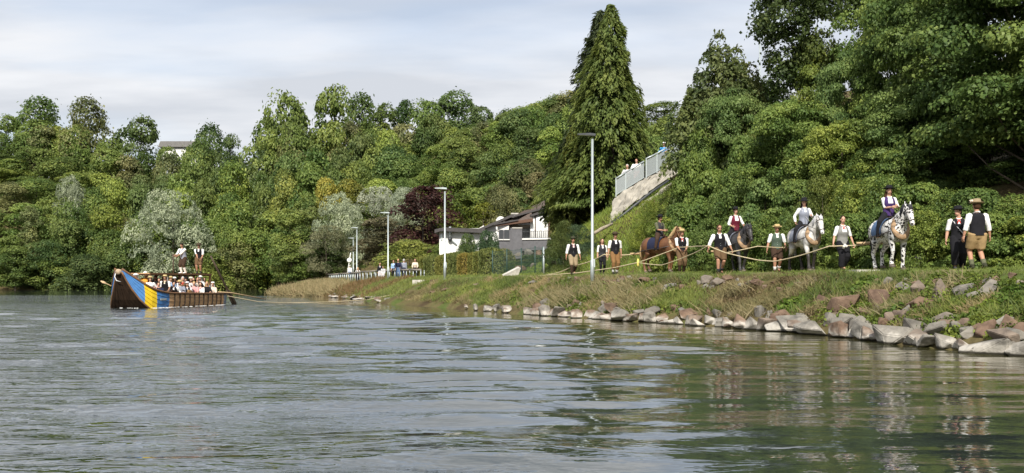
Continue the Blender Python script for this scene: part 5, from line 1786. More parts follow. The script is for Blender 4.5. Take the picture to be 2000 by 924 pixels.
    if F.get('hat'):
        col, br, ch, tilt = F['hat'][0], F['hat'][1], F['hat'][2], F['hat'][3] if len(F['hat']) > 3 else 0
        T = HM @ Matrix.Rotation(tilt, 3, 'X')

        def hat():
            mb = MB()
            b = h + HM @ Vector((0, -0.012, 0.062))
            mb.lathe(b, [(0.094, 0.0), (0.10, -0.012), (br, 0.012), (br + 0.004, 0.018), (br - 0.004, 0.022), (0.102, 0.004), (0.098, ch * 0.6), (0.088, ch * 0.92), (0.06, ch), (0.02, ch * 0.96)], 18, T)
            return mb.mesh('hat', None, True)
        o = _obj('hat', K('hat%.2f' % br), hat, c[col], root)
        if len(F['hat']) > 4:
            def band():
                b = h + HM @ Vector((0, -0.012, 0.062))
                return MB().lathe(b, [(0.1035, 0.006), (0.1035, 0.036), (0.098, 0.038)], 18, T).mesh('hat_band', None, True)
            _obj('hat_band', K('band'), band, c[F['hat'][4]], o)
        if F.get('plume'):
            def plume():
                mb = MB(); b = h + HM @ Vector((-0.085, -0.03, 0.10)); r = random.Random(3)
                for q in range(9):
                    e = b + HM @ Vector((-0.05 - 0.08 * r.random(), -0.06 * r.random(), 0.06 * r.random() - 0.02))
                    mb.loft([b, b.lerp(e, 0.6) + Vector((0, 0, 0.025)), e], [0.008, 0.014, 0.004], 5)
                return mb.mesh('hat_plume', None, True)
            _obj('hat_plume', None, plume, c['cream'], o)
    if F.get('cap'):
        def cap():
            b = h + HM @ Vector((0, -0.010, 0.045))
            return MB().lathe(b, [(0.094, 0), (0.094, 0.035), (0.07, 0.075), (0.02, 0.088)], 14, HM).ball(b + HM @ Vector((0, 0.11, 0.005)), (0.07, 0.06, 0.008), 10, 4, HM).mesh('cap', None, True)
        _obj('cap', K('cap'), cap, c[F['cap']], root)
    if F.get('strap'):
        def strap():
            M = s.M
            return MB().loft([s.pc + M @ Vector((0.13, 0.11, 0.46)), s.pc + M @ Vector((0.03, 0.155, 0.28)), s.pc + M @ Vector((-0.10, 0.145, 0.10)), s.pc + M @ Vector((-0.17, 0.08, 0.0))], [(0.018, 0.006)] * 4, 6).mesh('shoulder_strap', None, True)
        _obj('shoulder_strap', None, strap, c['lightgrey'], root)
    return root


def step(d=0.2, back=0.12, hands=None, **kw):
    """Mid-stride standing pose: right foot ahead for positive d."""
    P = dict(feet=[(0.09, d, 0.085), (-0.09, -d, 0.085 + back)], pitch=[0.1, -0.75] if back else [0, 0], pelvis=0.905)
    if hands: P['hands'] = hands
    P.update(kw)
    return P


def on_ground(px, Y):
    X = (px - 1000) / FOC * Y
    return (X, Y, gz(X, Y))


CAMDIR = lambda px: (-(px - 1000) / FOC, -1.0)
WG = 'people walking with the tow horses'
person('man in dark hat, pink neckerchief and khaki knee breeches, left of the nearest lamp', on_ground(1119, 43.2), (0.15, -1), 1.75,
       step(0.17, 0.08, [(0.30, 0.02, 0.83), (-0.30, 0.10, 0.82)]), dict(shirt='white', vest='black', trousers='khaki', leglen=1.12, loose=0.03, socks='darkbrown', sockfrom=0.15, shoes='hatgreen', scarf='pink', hair='hair_brown', hat=('hatgreen', 0.165, 0.12), skin=SKIN2), WG)
person('long-haired woman in white sleeves, black vest and black leggings, right of the nearest lamp', on_ground(1176, 42), (0.1, -1), 1.62,
       step(0.08, 0.0, [(0.25, 0.04, 0.80), (-0.25, 0.04, 0.80)], female=1), dict(shirt='white', sleeve=1.0, vest='charcoal', trousers='black', loose=0.008, shoes='black', hair='hair_brown', long=0.16, belt='lightgrey'), WG)
person('man in wide brown hat, black vest, long tan leather trousers and white socks', on_ground(1201, 40.3), (0.2, -1), 1.80,
       step(0.06, 0.0, [(0.28, 0.03, 0.80), (-0.28, -0.05, 0.80)]), dict(shirt='white', sleeve=1.0, vest='black', trousers='rust', leglen=1.7, loose=0.024, socks='white', sockfrom=0.6, shoes='black', hair='hair_dark', hat=('hatbrown', 0.205, 0.11), belt='brown', skin=SKIN2), WG)
person('man in straw-coloured hat and red neckerchief holding the rope before the brown horse', on_ground(1331, 37.3), (0.05, -1), 1.74,
       step(0.05, 0.0, [(0.10, 0.24, 0.92), (-0.12, 0.22, 0.94)], grip=[0.9, 0.9], head=(0.1, 0.15)), dict(shirt='white', sleeve=1.0, vest='black', trousers='brown', leglen=1.45, loose=0.03, socks='darkbrown', sockfrom=0.4, shoes='darkbrown', scarf='red', hair='hair_brown', hat=('straw', 0.17, 0.11, 0.1, 'black'), skin=SKIN2), WG)
person('bareheaded man in sunglasses, black vest and short brown leather shorts holding the rope', on_ground(1406, 33.6), (0.0, -1), 1.80,
       step(0.15, 0.06, [(0.42, 0.16, 0.88), (-0.36, 0.14, 0.86)], grip=[0.9, 0.4], lean=0.08, side=0.05), dict(shirt='white', sleeve=1.5, vest='black', trousers='brown', leglen=0.92, loose=0.035, socks='charcoal', sockfrom=0.72, shoes='darkbrown', hair='hair_brown', glasses=1, skin=SKIN2), WG)
person('man in yellow straw boater, green vest, dark shorts and white socks beside the white horse', on_ground(1517, 33.4), (-0.1, -1), 1.70,
       step(0.14, 0.05, [(0.34, 0.03, 0.80), (-0.28, 0.16, 0.88)], head=(0.0, 0.2)), dict(shirt='white', sleeve=1.0, vest='green', trousers='darkbrown', leglen=0.95, loose=0.035, socks='white', sockfrom=0.72, shoes='darkbrown', hair='hair_brown', hat=('straw', 0.165, 0.095, 0.0, 'darkbrown'), skin=SKIN2), WG)
person('dark-haired woman in grey bodice and wide black trousers leading the white horse by the rope', on_ground(1645, 29.6), (0.1, -1), 1.76,
       step(0.13, 0.06, [(0.36, 0.10, 0.80), (-0.34, 0.06, 0.86)], grip=[0.9, 0.7], female=1, head=(-0.15, 0)), dict(shirt='white', sleeve=1.0, vest='grey', bodice=1, trousers='black', leglen=1.9, loose=0.03, flare=0.012, shoes='darkbrown', hair='hair_dark', scarf='red'), WG)
person('person in black hat, red neckerchief, black vest and black trousers, looking left, at far right', on_ground(1872, 25.9), (-0.35, -1), 1.74,
       step(0.10, 0.0, [(0.30, 0.0, 0.80), (-0.30, 0.02, 0.82)], head=(-0.75, 0.05)), dict(shirt='white', sleeve=0.9, vest='black', trousers='black', leglen=1.9, loose=0.03, flare=0.01, shoes='charcoal', scarf='red', hair='hair_dark', hat=('black', 0.185, 0.11), strap=1), WG)
person('man seen from behind in plumed hat, black vest and tan leather shorts at far right', on_ground(1909, 24.9), (0.0, 1), 1.84,
       step(-0.16, 0.0, [(0.32, 0.05, 0.84), (-0.32, 0.02, 0.82)], feet=[(0.10, -0.14, 0.10), (-0.10, 0.05, 0.085)], pitch=[-0.5, 0]), dict(shirt='white', sleeve=1.5, vest='black', back=1, trousers='tan', leglen=0.86, loose=0.04, socks='olive', sockfrom=0.62, shoes='hatgreen', hair='hair_brown', hat=('khaki', 0.165, 0.12, -0.05, 'brown'), plume=1, skin=SKIN2), WG)

# spectators on the far path, behind the railing
SG = 'spectators behind the path railing'
VF = 0.026
stand = dict(hands=[(0.22, 0.10, 0.86), (-0.22, 0.10, 0.86)])
rest = dict(hands=[(0.20, 0.34, 0.98), (-0.20, 0.34, 0.98)], lean=0.14)
for px, Y, f, Hh, P, F, lab in [
    (683, 103, (0.4, 1), 1.70, stand, dict(shirt='white', sleeve=2.0, trousers='jeans', shoes='white', hair='hair_grey'), 'spectator in white top and jeans at the left end of the railing'),
    (699, 96, (0, -1), 1.68, dict(stand, female=1), dict(shirt='white', sleeve=1.0, vest='black', trousers='black', shoes='black', hair='hair_blond', long=0.1), 'blond spectator in white top under an open black jacket'),
    (742, 85, (0.3, -1), 1.72, dict(stand, female=1), dict(shirt='black', sleeve=2.0, trousers='lightgrey', shoes='black', hair='hair_dark', long=0.15, scarf='lightgrey'), 'dark-haired spectator in black with a light grey scarf'),
    (748.5, 83.8, (-0.2, -1), 1.30, dict(stand), dict(shirt='lightgrey', sleeve=2.0, trousers='lightgrey', shoes='white', hair='hair_brown', scarf='teal'), 'child in light grey standing before the dark-haired spectator'),
    (769, 82, (-0.2, -1), 1.68, dict(stand, female=1), dict(shirt='lightblue', sleeve=1.9, trousers='black', shoes='white', hair='hair_brown', untucked=1), 'spectator in pale blue top and black trousers at the railing'),
    (778, 80.2, (0, -1), 1.74, rest, dict(shirt='navy', sleeve=2.0, trousers='jeans', shoes='white', hair='hair_blond', untucked=1), 'blond spectator in navy pullover and jeans leaning on the railing'),
    (788.5, 82, (0.3, 1), 1.78, stand, dict(shirt='bluegrey', sleeve=2.0, trousers='navy', shoes='white', hair='hair_grey', untucked=1), 'spectator in grey-blue jacket turned away at the railing'),
    (811, 78, (0, -1), 1.72, dict(rest, female=1), dict(shirt='cream', sleeve=2.0, trousers='black', shoes='black', hair='hair_brown', long=0.1, untucked=1), 'spectator in cream pullover at the right end of the railing'),
]:
    person(lab, on_ground(px, Y), f, Hh, P, F, SG, None, VF)
# people on the ramp above the sprayed wall
for px, py, Y, lab, F in [(1226, 361.5, 56.9, 'grey-haired person in pale shirt leaning on the ramp railing', dict(shirt='lightgrey', sleeve=1.0, trousers='khaki', shoes='charcoal', hair='hair_grey')),
                      (1244, 350, 57.0, 'brown-haired person in white leaning on the ramp railing', dict(shirt='white', sleeve=1.0, trousers='pink', shoes='charcoal', hair='hair_brown')),
                      (1298, 318, 57.3, 'person in bright blue top and white cap high on the ramp railing', dict(shirt='blue', sleeve=2.0, trousers='navy', shoes='charcoal', hair='hair_brown', cap='white'))]:
    q = at(px, py, Y)
    q.z = float(np.interp(q.x, [p.x for p in rt], [p.z for p in rt])) - 1.28
    person(lab, tuple(q), (-0.35, -1), 1.72, dict(hands=[(0.22, 0.40, 1.12), (-0.2, 0.42, 1.10)], lean=0.22), F, 'people leaning on the ramp railing', None, VF)
# ------------------------------------------------------------------ tow horses with their riders
def coat(name, base, base2, scale, spots=None, leg=None, leg_z=0.55, face=None):
    """Horse coat: mottled base, optional dark spots, legs of another colour below LEG_Z (markings of the animal)."""
    m = bpy.data.materials.new(name); m.use_nodes = True
    nt = m.node_tree; N, L = nt.nodes.new, nt.links.new
    b = nt.nodes['Principled BSDF']; b.inputs['Roughness'].default_value = 0.5; b.inputs['Specular IOR Level'].default_value = 0.35
    tc = N('ShaderNodeTexCoord')
    n = N('ShaderNodeTexNoise'); n.inputs['Scale'].default_value = scale; n.inputs['Detail'].default_value = 4
    L(tc.outputs['Object'], n.inputs['Vector'])
    r = N('ShaderNodeValToRGB'); r.color_ramp.elements[0].position = 0.38; r.color_ramp.elements[1].position = 0.62
    r.color_ramp.elements[0].color = (*base, 1); r.color_ramp.elements[1].color = (*base2, 1)
    L(n.outputs['Fac'], r.inputs['Fac'])
    out = r.outputs[0]
    sep = N('ShaderNodeSeparateXYZ'); L(tc.outputs['Object'], sep.inputs[0])
    if spots:
        for sc, th, seed in ((9.0, 0.33, 0.0), (15.0, 0.28, 4.2)):
            mp = N('ShaderNodeMapping'); mp.inputs['Location'].default_value = (seed, seed, seed)
            nn = N('ShaderNodeTexNoise'); nn.inputs['Scale'].default_value = 6; L(tc.outputs['Object'], nn.inputs['Vector'])
            mv = N('ShaderNodeVectorMath'); mv.operation = 'MULTIPLY_ADD'; mv.inputs[1].default_value = (0.12, 0.12, 0.12)
            L(nn.outputs['Color'], mv.inputs[0]); L(tc.outputs['Object'], mv.inputs[2]); L(mv.outputs[0], mp.inputs['Vector'])
            v = N('ShaderNodeTexVoronoi'); v.inputs['Scale'].default_value = sc
            L(mp.outputs[0], v.inputs['Vector'])
            st = N('ShaderNodeValToRGB'); st.color_ramp.elements[0].position = th; st.color_ramp.elements[1].position = th + 0.06
            st.color_ramp.elements[0].color = (1, 1, 1, 1); st.color_ramp.elements[1].color = (0, 0, 0, 1)
            L(v.outputs['Distance'], st.inputs['Fac'])
            mx = N('ShaderNodeMix'); mx.data_type = 'RGBA'; mx.inputs[7].default_value = (*spots, 1)
            L(st.outputs[0], mx.inputs['Factor']); L(out, mx.inputs[6]); out = mx.outputs[2]
    if leg:
        ad = N('ShaderNodeMath'); ad.operation = 'MULTIPLY_ADD'; ad.inputs[1].default_value = 0.3
        L(n.outputs['Fac'], ad.inputs[0]); L(sep.outputs['Z'], ad.inputs[2])
        mr = N('ShaderNodeMapRange'); mr.inputs['From Min'].default_value = leg_z + 0.05; mr.inputs['From Max'].default_value = leg_z + 0.22
        L(ad.outputs[0], mr.inputs['Value'])
        mx = N('ShaderNodeMix'); mx.data_type = 'RGBA'; mx.inputs[6].default_value = (*leg, 1)
        L(mr.outputs[0], mx.inputs['Factor']); L(out, mx.inputs[7]); out = mx.outputs[2]
    L(out, b.inputs['Base Color'])
    return m


LEATHER = mat('pale_leather', (0.25, 0.16, 0.085), 0.65, 0.35, 9, bump=0.4)
STRAP = mat('dark_leather', (0.03, 0.022, 0.018), 0.5, 0.2, 8)
WOODP = mat('peeled_wood', (0.45, 0.32, 0.18), 0.8, 0.15, 6, stretch=(1, 1, 6))
ROPE = mat('hemp_rope', (0.46, 0.39, 0.25), 0.9, 0.2, 20, bump=0.5)
HOOF = mat('hoof_horn', (0.09, 0.07, 0.05), 0.6, 0.2, 8)


def horse(label, loc, facing, coat_m, mane_c, blanket_c, head_turn=0.0, head_drop=0.0, phase=0.0, blaze=False, face_m=None, scale=1.0):
    root = empty('tow_horse', loc, math.atan2(-facing[0], facing[1]), label, 'horse', 'horses towing the boat')
    root.scale = (scale,) * 3
    mb = MB()
    X = (1, 0, 0)
    mb.loft([(0, -1.06, 1.22), (0, -0.98, 1.27), (0, -0.78, 1.29), (0, -0.40, 1.24), (0, 0.0, 1.19), (0, 0.38, 1.21), (0, 0.68, 1.24), (0, 0.88, 1.20)],
            [(0.10, 0.14), (0.22, 0.25), (0.31, 0.335), (0.33, 0.345), (0.345, 0.36), (0.31, 0.37), (0.25, 0.31), (0.13, 0.18)], 16, X)
    mb.ball((0.15, -0.74, 1.22), (0.21, 0.30, 0.32), 12, 8).ball((-0.15, -0.74, 1.22), (0.21, 0.30, 0.32), 12, 8)
    mb.ball((0.14, 0.66, 1.12), (0.16, 0.22, 0.28), 12, 8).ball((-0.14, 0.66, 1.12), (0.16, 0.22, 0.28), 12, 8)
    mb.ball((0, 0.45, 1.50), (0.12, 0.30, 0.12), 10, 6)
    base, poll = Vector((0, 0.62, 1.33)), Vector((0, 1.10, 1.90 - head_drop))
    HT = Matrix.Rotation(head_turn, 3, 'Z')
    piv = Vector((0, 0.75, 0))
    poll = piv + HT @ (poll - piv)
    mid = base.lerp(poll, 0.5) + Vector((0, 0.02, 0.05))
    mb.loft([base, base.lerp(mid, 0.6), mid, mid.lerp(poll, 0.6), poll], [(0.19, 0.30), (0.165, 0.26), (0.135, 0.215), (0.105, 0.165), (0.09, 0.12)], 14, HT @ Vector(X))
    hd = HT @ Vector((0, 0.42, -0.90)).normalized()
    hx = HT @ Vector(X)
    hp_ = [poll + hd * -0.06, poll + hd * 0.10, poll + hd * 0.26, poll + hd * 0.42, poll + hd * 0.54, poll + hd * 0.60]
    mb.loft(hp_, [(0.07, 0.09), (0.105, 0.140), (0.098, 0.135), (0.068, 0.088), (0.066, 0.075), (0.045, 0.05)], 12, hx)
    fw = hx.cross(hd)
    if fw.dot(HT @ Vector((0, 1, 0))) < 0: fw = -fw
    for sg in (1, -1):
        e = poll + hx * (0.065 * sg) + Vector((0, 0, 0.05))
        mb.loft([e, e + Vector((0, 0, 0.08)) + hx * 0.02 * sg, e + Vector((0, 0, 0.17)) + hx * 0.03 * sg], [(0.035, 0.022), (0.036, 0.020), (0.010, 0.008)], 8, hx)
    legs = []
    for i, (sx, fr) in enumerate(((1, 1), (-1, 1), (1, -1), (-1, -1))):
        a = math.sin(phase + (0, math.pi, math.pi * 0.75, math.pi * 1.75)[i])
        lift = max(0, math.cos(phase + (0, math.pi, math.pi * 0.75, math.pi * 1.75)[i])) * 0.10
        x = 0.17 * sx
        if fr > 0:
            J = [(x, 0.62, 1.08), (x * 1.06, 0.57 + 0.05 * a, 0.86), (x, 0.60 + 0.17 * a, 0.50 + lift), (x, 0.57 + 0.26 * a - lift, 0.16 + lift), (x, 0.62 + 0.28 * a - lift, 0.07 + lift)]
            Rr = [(0.13, 0.17), (0.095, 0.12), (0.066, 0.070), (0.060, 0.062), (0.072, 0.078)]
            extra = [(2, 3, 0.5, 0.048)]
        else:
            J = [(x, -0.76, 1.12), (x * 1.12, -0.62 + 0.06 * a, 0.86), (x, -0.95 + 0.14 * a, 0.53 + lift * 0.6), (x, -0.88 + 0.26 * a, 0.16 + lift), (x, -0.82 + 0.28 * a, 0.07 + lift)]
            Rr = [(0.17, 0.22), (0.125, 0.155), (0.064, 0.080), (0.060, 0.064), (0.074, 0.080)]
            extra = [(2, 3, 0.5, 0.050)]
        J = [Vector(p) for p in J]
        pts, rad = [], []
        for q, p in enumerate(J):
            pts.append(p); rad.append(Rr[q])
            if q == 1: pts.append(p.lerp(J[2], 0.55)); rad.append((0.072, 0.082))
            if q == 2: pts.append(p.lerp(J[3], 0.5)); rad.append((0.049, 0.054))
        mb.loft(pts, rad, 10, X)
        legs.append(J[-1])
    link('body', fuse(mb, 'body', 0.026, coat_m, 2), root)
    for p in legs:
        MB().lathe(p + Vector((0, 0.02, -0.075)), [(0.098, 0.0), (0.092, 0.03), (0.074, 0.085), (0.06, 0.09)], 12).build('hoof', HOOF, root, True)
    for sg in (1, -1):
        MB().ball(poll + hd * 0.17 + hx * 0.097 * sg + fw * 0.045, (0.02, 0.026, 0.022), 8, 6).build('eye', CLOTH['hair_dark'], root, True)
        MB().ball(poll + hd * 0.56 + hx * 0.042 * sg + fw * 0.055, (0.016, 0.012, 0.02), 6, 5).build('nostril', CLOTH['hair_dark'], root, True)
    mm = CLOTH[mane_c] if isinstance(mane_c, str) else mane_c
    r = random.Random(label)
    mn = MB()
    for q in range(16):
        t = q / 15
        p = base.lerp(poll, 0.15 + 0.88 * t) + Vector((0, -0.13 + 0.05 * t, 0.16 - 0.05 * t))
        sg = 1 if r.random() < 0.75 else -1
        mn.loft([p, p + hx * 0.10 * sg + Vector((0, -0.02, -0.05)), p + hx * 0.15 * sg + Vector((0, -0.02, -0.26 - 0.08 * r.random()))], [(0.03, 0.04), (0.028, 0.04), (0.008, 0.012)], 6)
    for q in range(4):
        p = poll + Vector((0, 0, 0.07)) + hx * (q - 1.5) * 0.03
        mn.loft([p, p + fw * 0.10 + hd * 0.04, p + fw * 0.11 + hd * 0.2], [0.03, 0.028, 0.008], 6)
    mn.build('mane', mm, root, True)
    tl = MB()
    for q in range(7):
        dx = (q - 3) * 0.02
        tl.loft([(dx * 0.5, -1.02, 1.38), (dx, -1.15, 1.28), (dx * 1.6, -1.20, 0.95), (dx * 2.0, -1.17, 0.62 - 0.05 * r.random())], [0.03, 0.042, 0.045, 0.012], 6)
    tl.build('tail', mm, root, True)
    # harness
    cl = MB()
    cen, ax1, ax2 = Vector((0, 0.74, 1.30)), Vector((1, 0, 0)), Vector((0, -0.40, 0.92)).normalized()
    for grow, rr in ((0.0, (0.036, 0.080)), (0.035, (0.016, 0.03))):
        ring = [cen + ax1 * ((0.215 + grow) * math.cos(t) * (1 - 0.42 * max(0, math.sin(t)))) + ax2 * ((0.35 + grow) * math.sin(t)) + Vector((0, 0.03 if grow == 0 else 0.0, 0)) for t in np.linspace(0, 2 * math.pi, 26)]
        cl.loft(ring, [rr] * 26, 8, cap=False)
    cl.build('horse_collar', LEATHER, root, True)
    vs, fs = [], []
    ny, na = 7, 15
    for lay in (0, 1):
        for j in range(ny):
            y = -0.50 + 0.72 * j / (ny - 1)
            for k in range(na):
                t = math.radians(-112 + 224 * k / (na - 1))
                g = 0.02 + 0.022 * lay
                vs.append(Vector(((0.345 + g) * math.sin(t), y, 1.215 + (0.36 + g) * math.cos(t))))
    for j in range(ny - 1):
        for k in range(na - 1):
            a = j * na + k
            fs.append((a + ny * na, a + 1 + ny * na, a + na + 1 + ny * na, a + na + ny * na)); fs.append((a, a + na, a + na + 1, a + 1))
    bl = MB().add(vs, fs)
    bl.build('saddle_blanket', CLOTH[blanket_c], root, True)
    MB().ball((0, -0.12, 1.60), (0.20, 0.30, 0.06), 12, 6).build('saddle', STRAP, root, True)
    for sg in (1, -1):
        MB().loft([(0.27 * sg, 0.74, 1.18), (0.37 * sg, 0.25, 1.10), (0.37 * sg, -0.5, 1.06), (0.33 * sg, -1.0, 0.98), (0.30 * sg, -1.42, 0.90)], [(0.012, 0.026)] * 5, 6).build('trace_strap', STRAP, root, True)
    MB().loft([(-0.48, -1.45, 0.90), (0, -1.48, 0.90), (0.48, -1.45, 0.90)], [0.035, 0.052, 0.035], 8).build('swingletree', WOODP, root, True)
    br = MB()
    for d_, rx, rz in ((0.44, 0.078, 0.098), (0.10, 0.115, 0.15)):
        ring = [poll + hd * d_ + hx * rx * math.cos(t) + fw * rz * math.sin(t) for t in np.linspace(0, 2 * math.pi, 16)]
        br.loft(ring, [0.010] * 16, 5, cap=False)
    for sg in (1, -1):
        br.loft([poll + hd * 0.0 + hx * 0.09 * sg, poll + hd * 0.2 + hx * 0.108 * sg, poll + hd * 0.46 + hx * 0.078 * sg], [0.010] * 3, 5)
    br.build('bridle', STRAP if not face_m else face_m, root, True)
    if blaze:
        MB().loft([poll + hd * 0.02 + fw * 0.125, poll + hd * 0.2 + fw * 0.142, poll + hd * 0.44 + fw * 0.092, poll + hd * 0.56 + fw * 0.072], [(0.03, 0.008), (0.032, 0.008), (0.028, 0.008), (0.03, 0.008)], 6, hx).build('blaze', CLOTH['white'], root, True)
    for sg in (1, -1):
        MB().loft([poll + hd * 0.46 + hx * 0.085 * sg, Vector((0.26 * sg, 0.72, 1.62)), Vector((0.08 * sg, 0.22, 1.86))], [0.009] * 3, 5).build('rein', STRAP, root, True)
    return root


CHEST = coat('chestnut_coat', (0.092, 0.040, 0.019), (0.145, 0.066, 0.030), 2.2, leg=(0.50, 0.42, 0.33), leg_z=0.10)
BLACKC = coat('dark_dapple_coat', (0.020, 0.019, 0.020), (0.060, 0.058, 0.060), 5)
WHITEC = coat('white_coat', (0.36, 0.34, 0.32), (0.70, 0.69, 0.67), 3.5, leg=(0.035, 0.03, 0.028), leg_z=0.66)
APPAL = coat('spotted_coat', (0.60, 0.59, 0.57), (0.70, 0.69, 0.67), 3, spots=(0.022, 0.02, 0.02))
HORSES = []
for lab, px, Y, f, cm, mane, bl, ht, hdp, ph, bz, fm in [
    ('chestnut tow horse with pale mane and white blaze, rearmost of the team', 1291, 40.2, (0.60, -0.80), CHEST, cloth('flaxen', (0.36, 0.25, 0.13)), 'navy', -0.15, 0.0, 0.6, True, LEATHER),
    ('near-black tow horse behind the man in sunglasses', 1438, 35.6, (0.16, -1.0), BLACKC, 'charcoal', 'bluegrey', 0.10, 0.16, 2.2, False, STRAP),
    ('white tow horse with black lower legs, ridden by the woman in white blouse', 1572, 31.9, (0.06, -1.0), WHITEC, 'lightgrey', 'bluegrey', 0.18, 0.10, 1.4, False, STRAP),
    ('white tow horse with black spots, leading the team', 1738, 27.7, (0.0, -1.0), APPAL, 'charcoal', 'jeans', 0.22, 0.06, 0.2, False, STRAP),
]:
    HORSES.append(horse(lab, on_ground(px, Y), f, cm, mane, bl, ht, hdp, ph, bz, fm, 0.98))
# riders: hips on the saddle, legs astride, hands on the reins
RIDE = dict(pelvis=0.0, feet=[(0.40, 0.16, -0.66), (-0.40, 0.16, -0.66)], knees=[(0.75, 0.8, 0.2), (-0.75, 0.8, 0.2)], hands=[(0.10, 0.33, 0.16), (-0.10, 0.33, 0.17)], lean=0.05, grip=[0.9, 0.9], pitch=[0.2, 0.2])
for hz, lab, F, P in [
    (HORSES[0], 'rider in black hat, grey vest and olive shirt on the chestnut horse', dict(shirt='olive', sleeve=1.0, vest='charcoal', trousers='darkbrown', shoes='black', hair='hair_dark', hat=('black', 0.195, 0.12), skin=SKIN2), dict(lean=0.02, head=(0, 0.1))),
    (HORSES[1], 'woman rider in black hat and wine-red bodice on the near-black horse', dict(shirt='white', sleeve=1.7, vest='wine', bodice=1, trousers='black', shoes='black', hair='hair_brown', hat=('black', 0.185, 0.11)), dict(female=1, hands=[(0.20, 0.20, 0.10), (-0.24, 0.30, 0.14)])),
    (HORSES[2], 'woman rider with long dark hair, black hat, white blouse and blue-grey vest', dict(shirt='white', sleeve=2.0, vest='bluegrey', trousers='black', shoes='black', hair='hair_dark', long=0.22, hat=('black', 0.20, 0.12), strap=1), dict(female=1, hands=[(0.33, 0.06, 0.02), (-0.16, 0.34, 0.24)], head=(-0.35, 0.15))),
    (HORSES[3], 'woman rider in black hat and purple bodice on the spotted horse', dict(shirt='white', sleeve=1.0, vest='purple', bodice=1, trousers='black', shoes='black', hair='hair_brown', long=0.18, hat=('black', 0.195, 0.11)), dict(female=1, hands=[(0.02, 0.30, 0.20), (-0.16, 0.28, 0.24)], head=(-0.1, 0))),
]:
    b = hz.location + Matrix.Rotation(hz.rotation_euler.z, 3, 'Z') @ Vector((0, -0.10, 1.735 * 0.98))
    f = Matrix.Rotation(hz.rotation_euler.z, 3, 'Z') @ Vector((0, 1, 0))
    person(lab, tuple(b), (f.x, f.y), 1.70, dict(RIDE, **P), F, 'riders on the tow horses')


# ---- the tow ropes
def rope(pts, r, label, sag=0.0, dense=8):
    m = MB()
    P_ = []
    for a, b in zip(pts[:-1], pts[1:]):
        for k in range(dense):
            t = k / dense
            P_.append(a.lerp(b, t) - Vector((0, 0, sag * 4 * t * (1 - t) * min(1, (b - a).length / 4))))
    P_.append(pts[-1])
    m.loft(P_, [r] * len(P_), 6)
    o = m.build('tow_rope', ROPE, None, True)
    return props(o, label, 'rope', 'tow ropes of the boat and horses')


def tree_pt(hz, x=0, y=-1.48, z=0.90):
    return hz.location + Matrix.Rotation(hz.rotation_euler.z, 3, 'Z') @ (Vector((x, y, z)) * 0.98)


S0, S1, S2, S3 = [tree_pt(h_) for h_ in HORSES]
fork = at(1246, 513, 38.5)
hold1 = at(1383, 480, 33.3)
hold2 = at(1619, 481, 29.4)
rope([S0, at(1180, 497, 41.3), at(1120, 519, 43.8), at(1066, 536, 47)], 0.024, 'rope trailing from the wooden bar behind the chestnut horse', 0.12)
rope([fork, at(1327, 483, 37.1), at(1360, 481, 35.2), hold1], 0.019, 'upper tow rope through the hands of the man in the straw-coloured hat', 0.02)
rope([fork, at(1292, 518, 37.2), at(1345, 499, 35.2), hold1], 0.018, 'slack lower tow rope below the hands of the man in the straw-coloured hat', 0.04)
rope([hold1, at(1418, 494, 32.9), at(1480, 508, 32.2), at(1513, 510.5, 31.6), at(1560, 500, 30.5), hold2], 0.019, 'long sagging tow rope from the man in sunglasses to the woman in grey', 0.03)
rope([at(1418, 494, 32.9), at(1480, 481, 32.3), S2], 0.018, 'tow rope running to the wooden bar of the white horse', 0.03)
rope([hold2, at(1655, 480, 29.2), at(1690, 478, 29.2), S3], 0.019, 'tow rope from the woman in grey to the spotted horse', 0.02)
rope([fork, at(1200, 523, 40), at(1130, 533, 42.5), at(1050, 539, 46.5), at(960, 549, 50), at(860, 560, 55), at(760, 577, 60), at(715, 586, 62)], 0.024, 'main tow rope lying along the grassy bank towards the boat', 0.0)
knot = MB().ball(fork, (0.05, 0.05, 0.17), 8, 6).ball(fork + Vector((0, 0, 0.12)), (0.035, 0.035, 0.05), 8, 5).build('rope_marker', mat('yellow_tape', (0.75, 0.62, 0.16), 0.7, 0.1), None, True)
props(knot, 'yellow marker tied where the tow ropes fork, left of the chestnut horse', 'marker')
kn = MB()
p = at(1650, 481, 29.15)
for k in range(5): kn.ball(p + Vector((0.05 * math.cos(k * 1.3), 0.04 * math.sin(k * 2.1), 0.04 * math.sin(k * 1.7))), 0.045, 8, 5)
props(kn.build('rope_knot', mat('white_twine', (0.62, 0.60, 0.54), 0.9, 0.1), None, True), 'pale knot in the rope before the woman in grey', 'knot')
# ------------------------------------------------------------------ the wooden river boat and its passengers
BOATB = mat('hull_brown', (0.58, 0.35, 0.18), 0.75, 0.25, 5, bump=0.25, stretch=(1, 0.25, 2))
BOWB = mat('bow_brown', (0.026, 0.016, 0.010), 0.85, 0.4, 4, spec=0.12, bump=0.25, stretch=(2, 1, 0.3))
TRIM = mat('gunwale_wood', (0.15, 0.075, 0.032), 0.65, 0.25, 6)
BLUEP = mat('blue_hull_paint', (0.065, 0.20, 0.46), 0.55, 0.12, 4, bump=0.1)
YELP = mat('yellow_hull_paint', (0.78, 0.54, 0.02), 0.55, 0.08, 4, bump=0.1)
GREYP = mat('grey_blue_paint', (0.20, 0.25, 0.32), 0.6, 0.15, 4)
STAKE = mat('dark_stake', (0.035, 0.024, 0.016), 0.8, 0.25, 7)
ENDG = mat('end_grain', (0.36, 0.27, 0.18), 0.8, 0.3, 14)
boat = empty('tow_boat', (-19.66, 47.5, 0), math.atan2(0.236, -0.972), 'wooden river boat with blue and yellow striped sides and high brown bow, full of passengers', 'boat')
BR = Matrix.Rotation(boat.rotation_euler.z, 3, 'Z')


def bw(x, y, z):
    return boat.location + BR @ Vector((x, y, z))


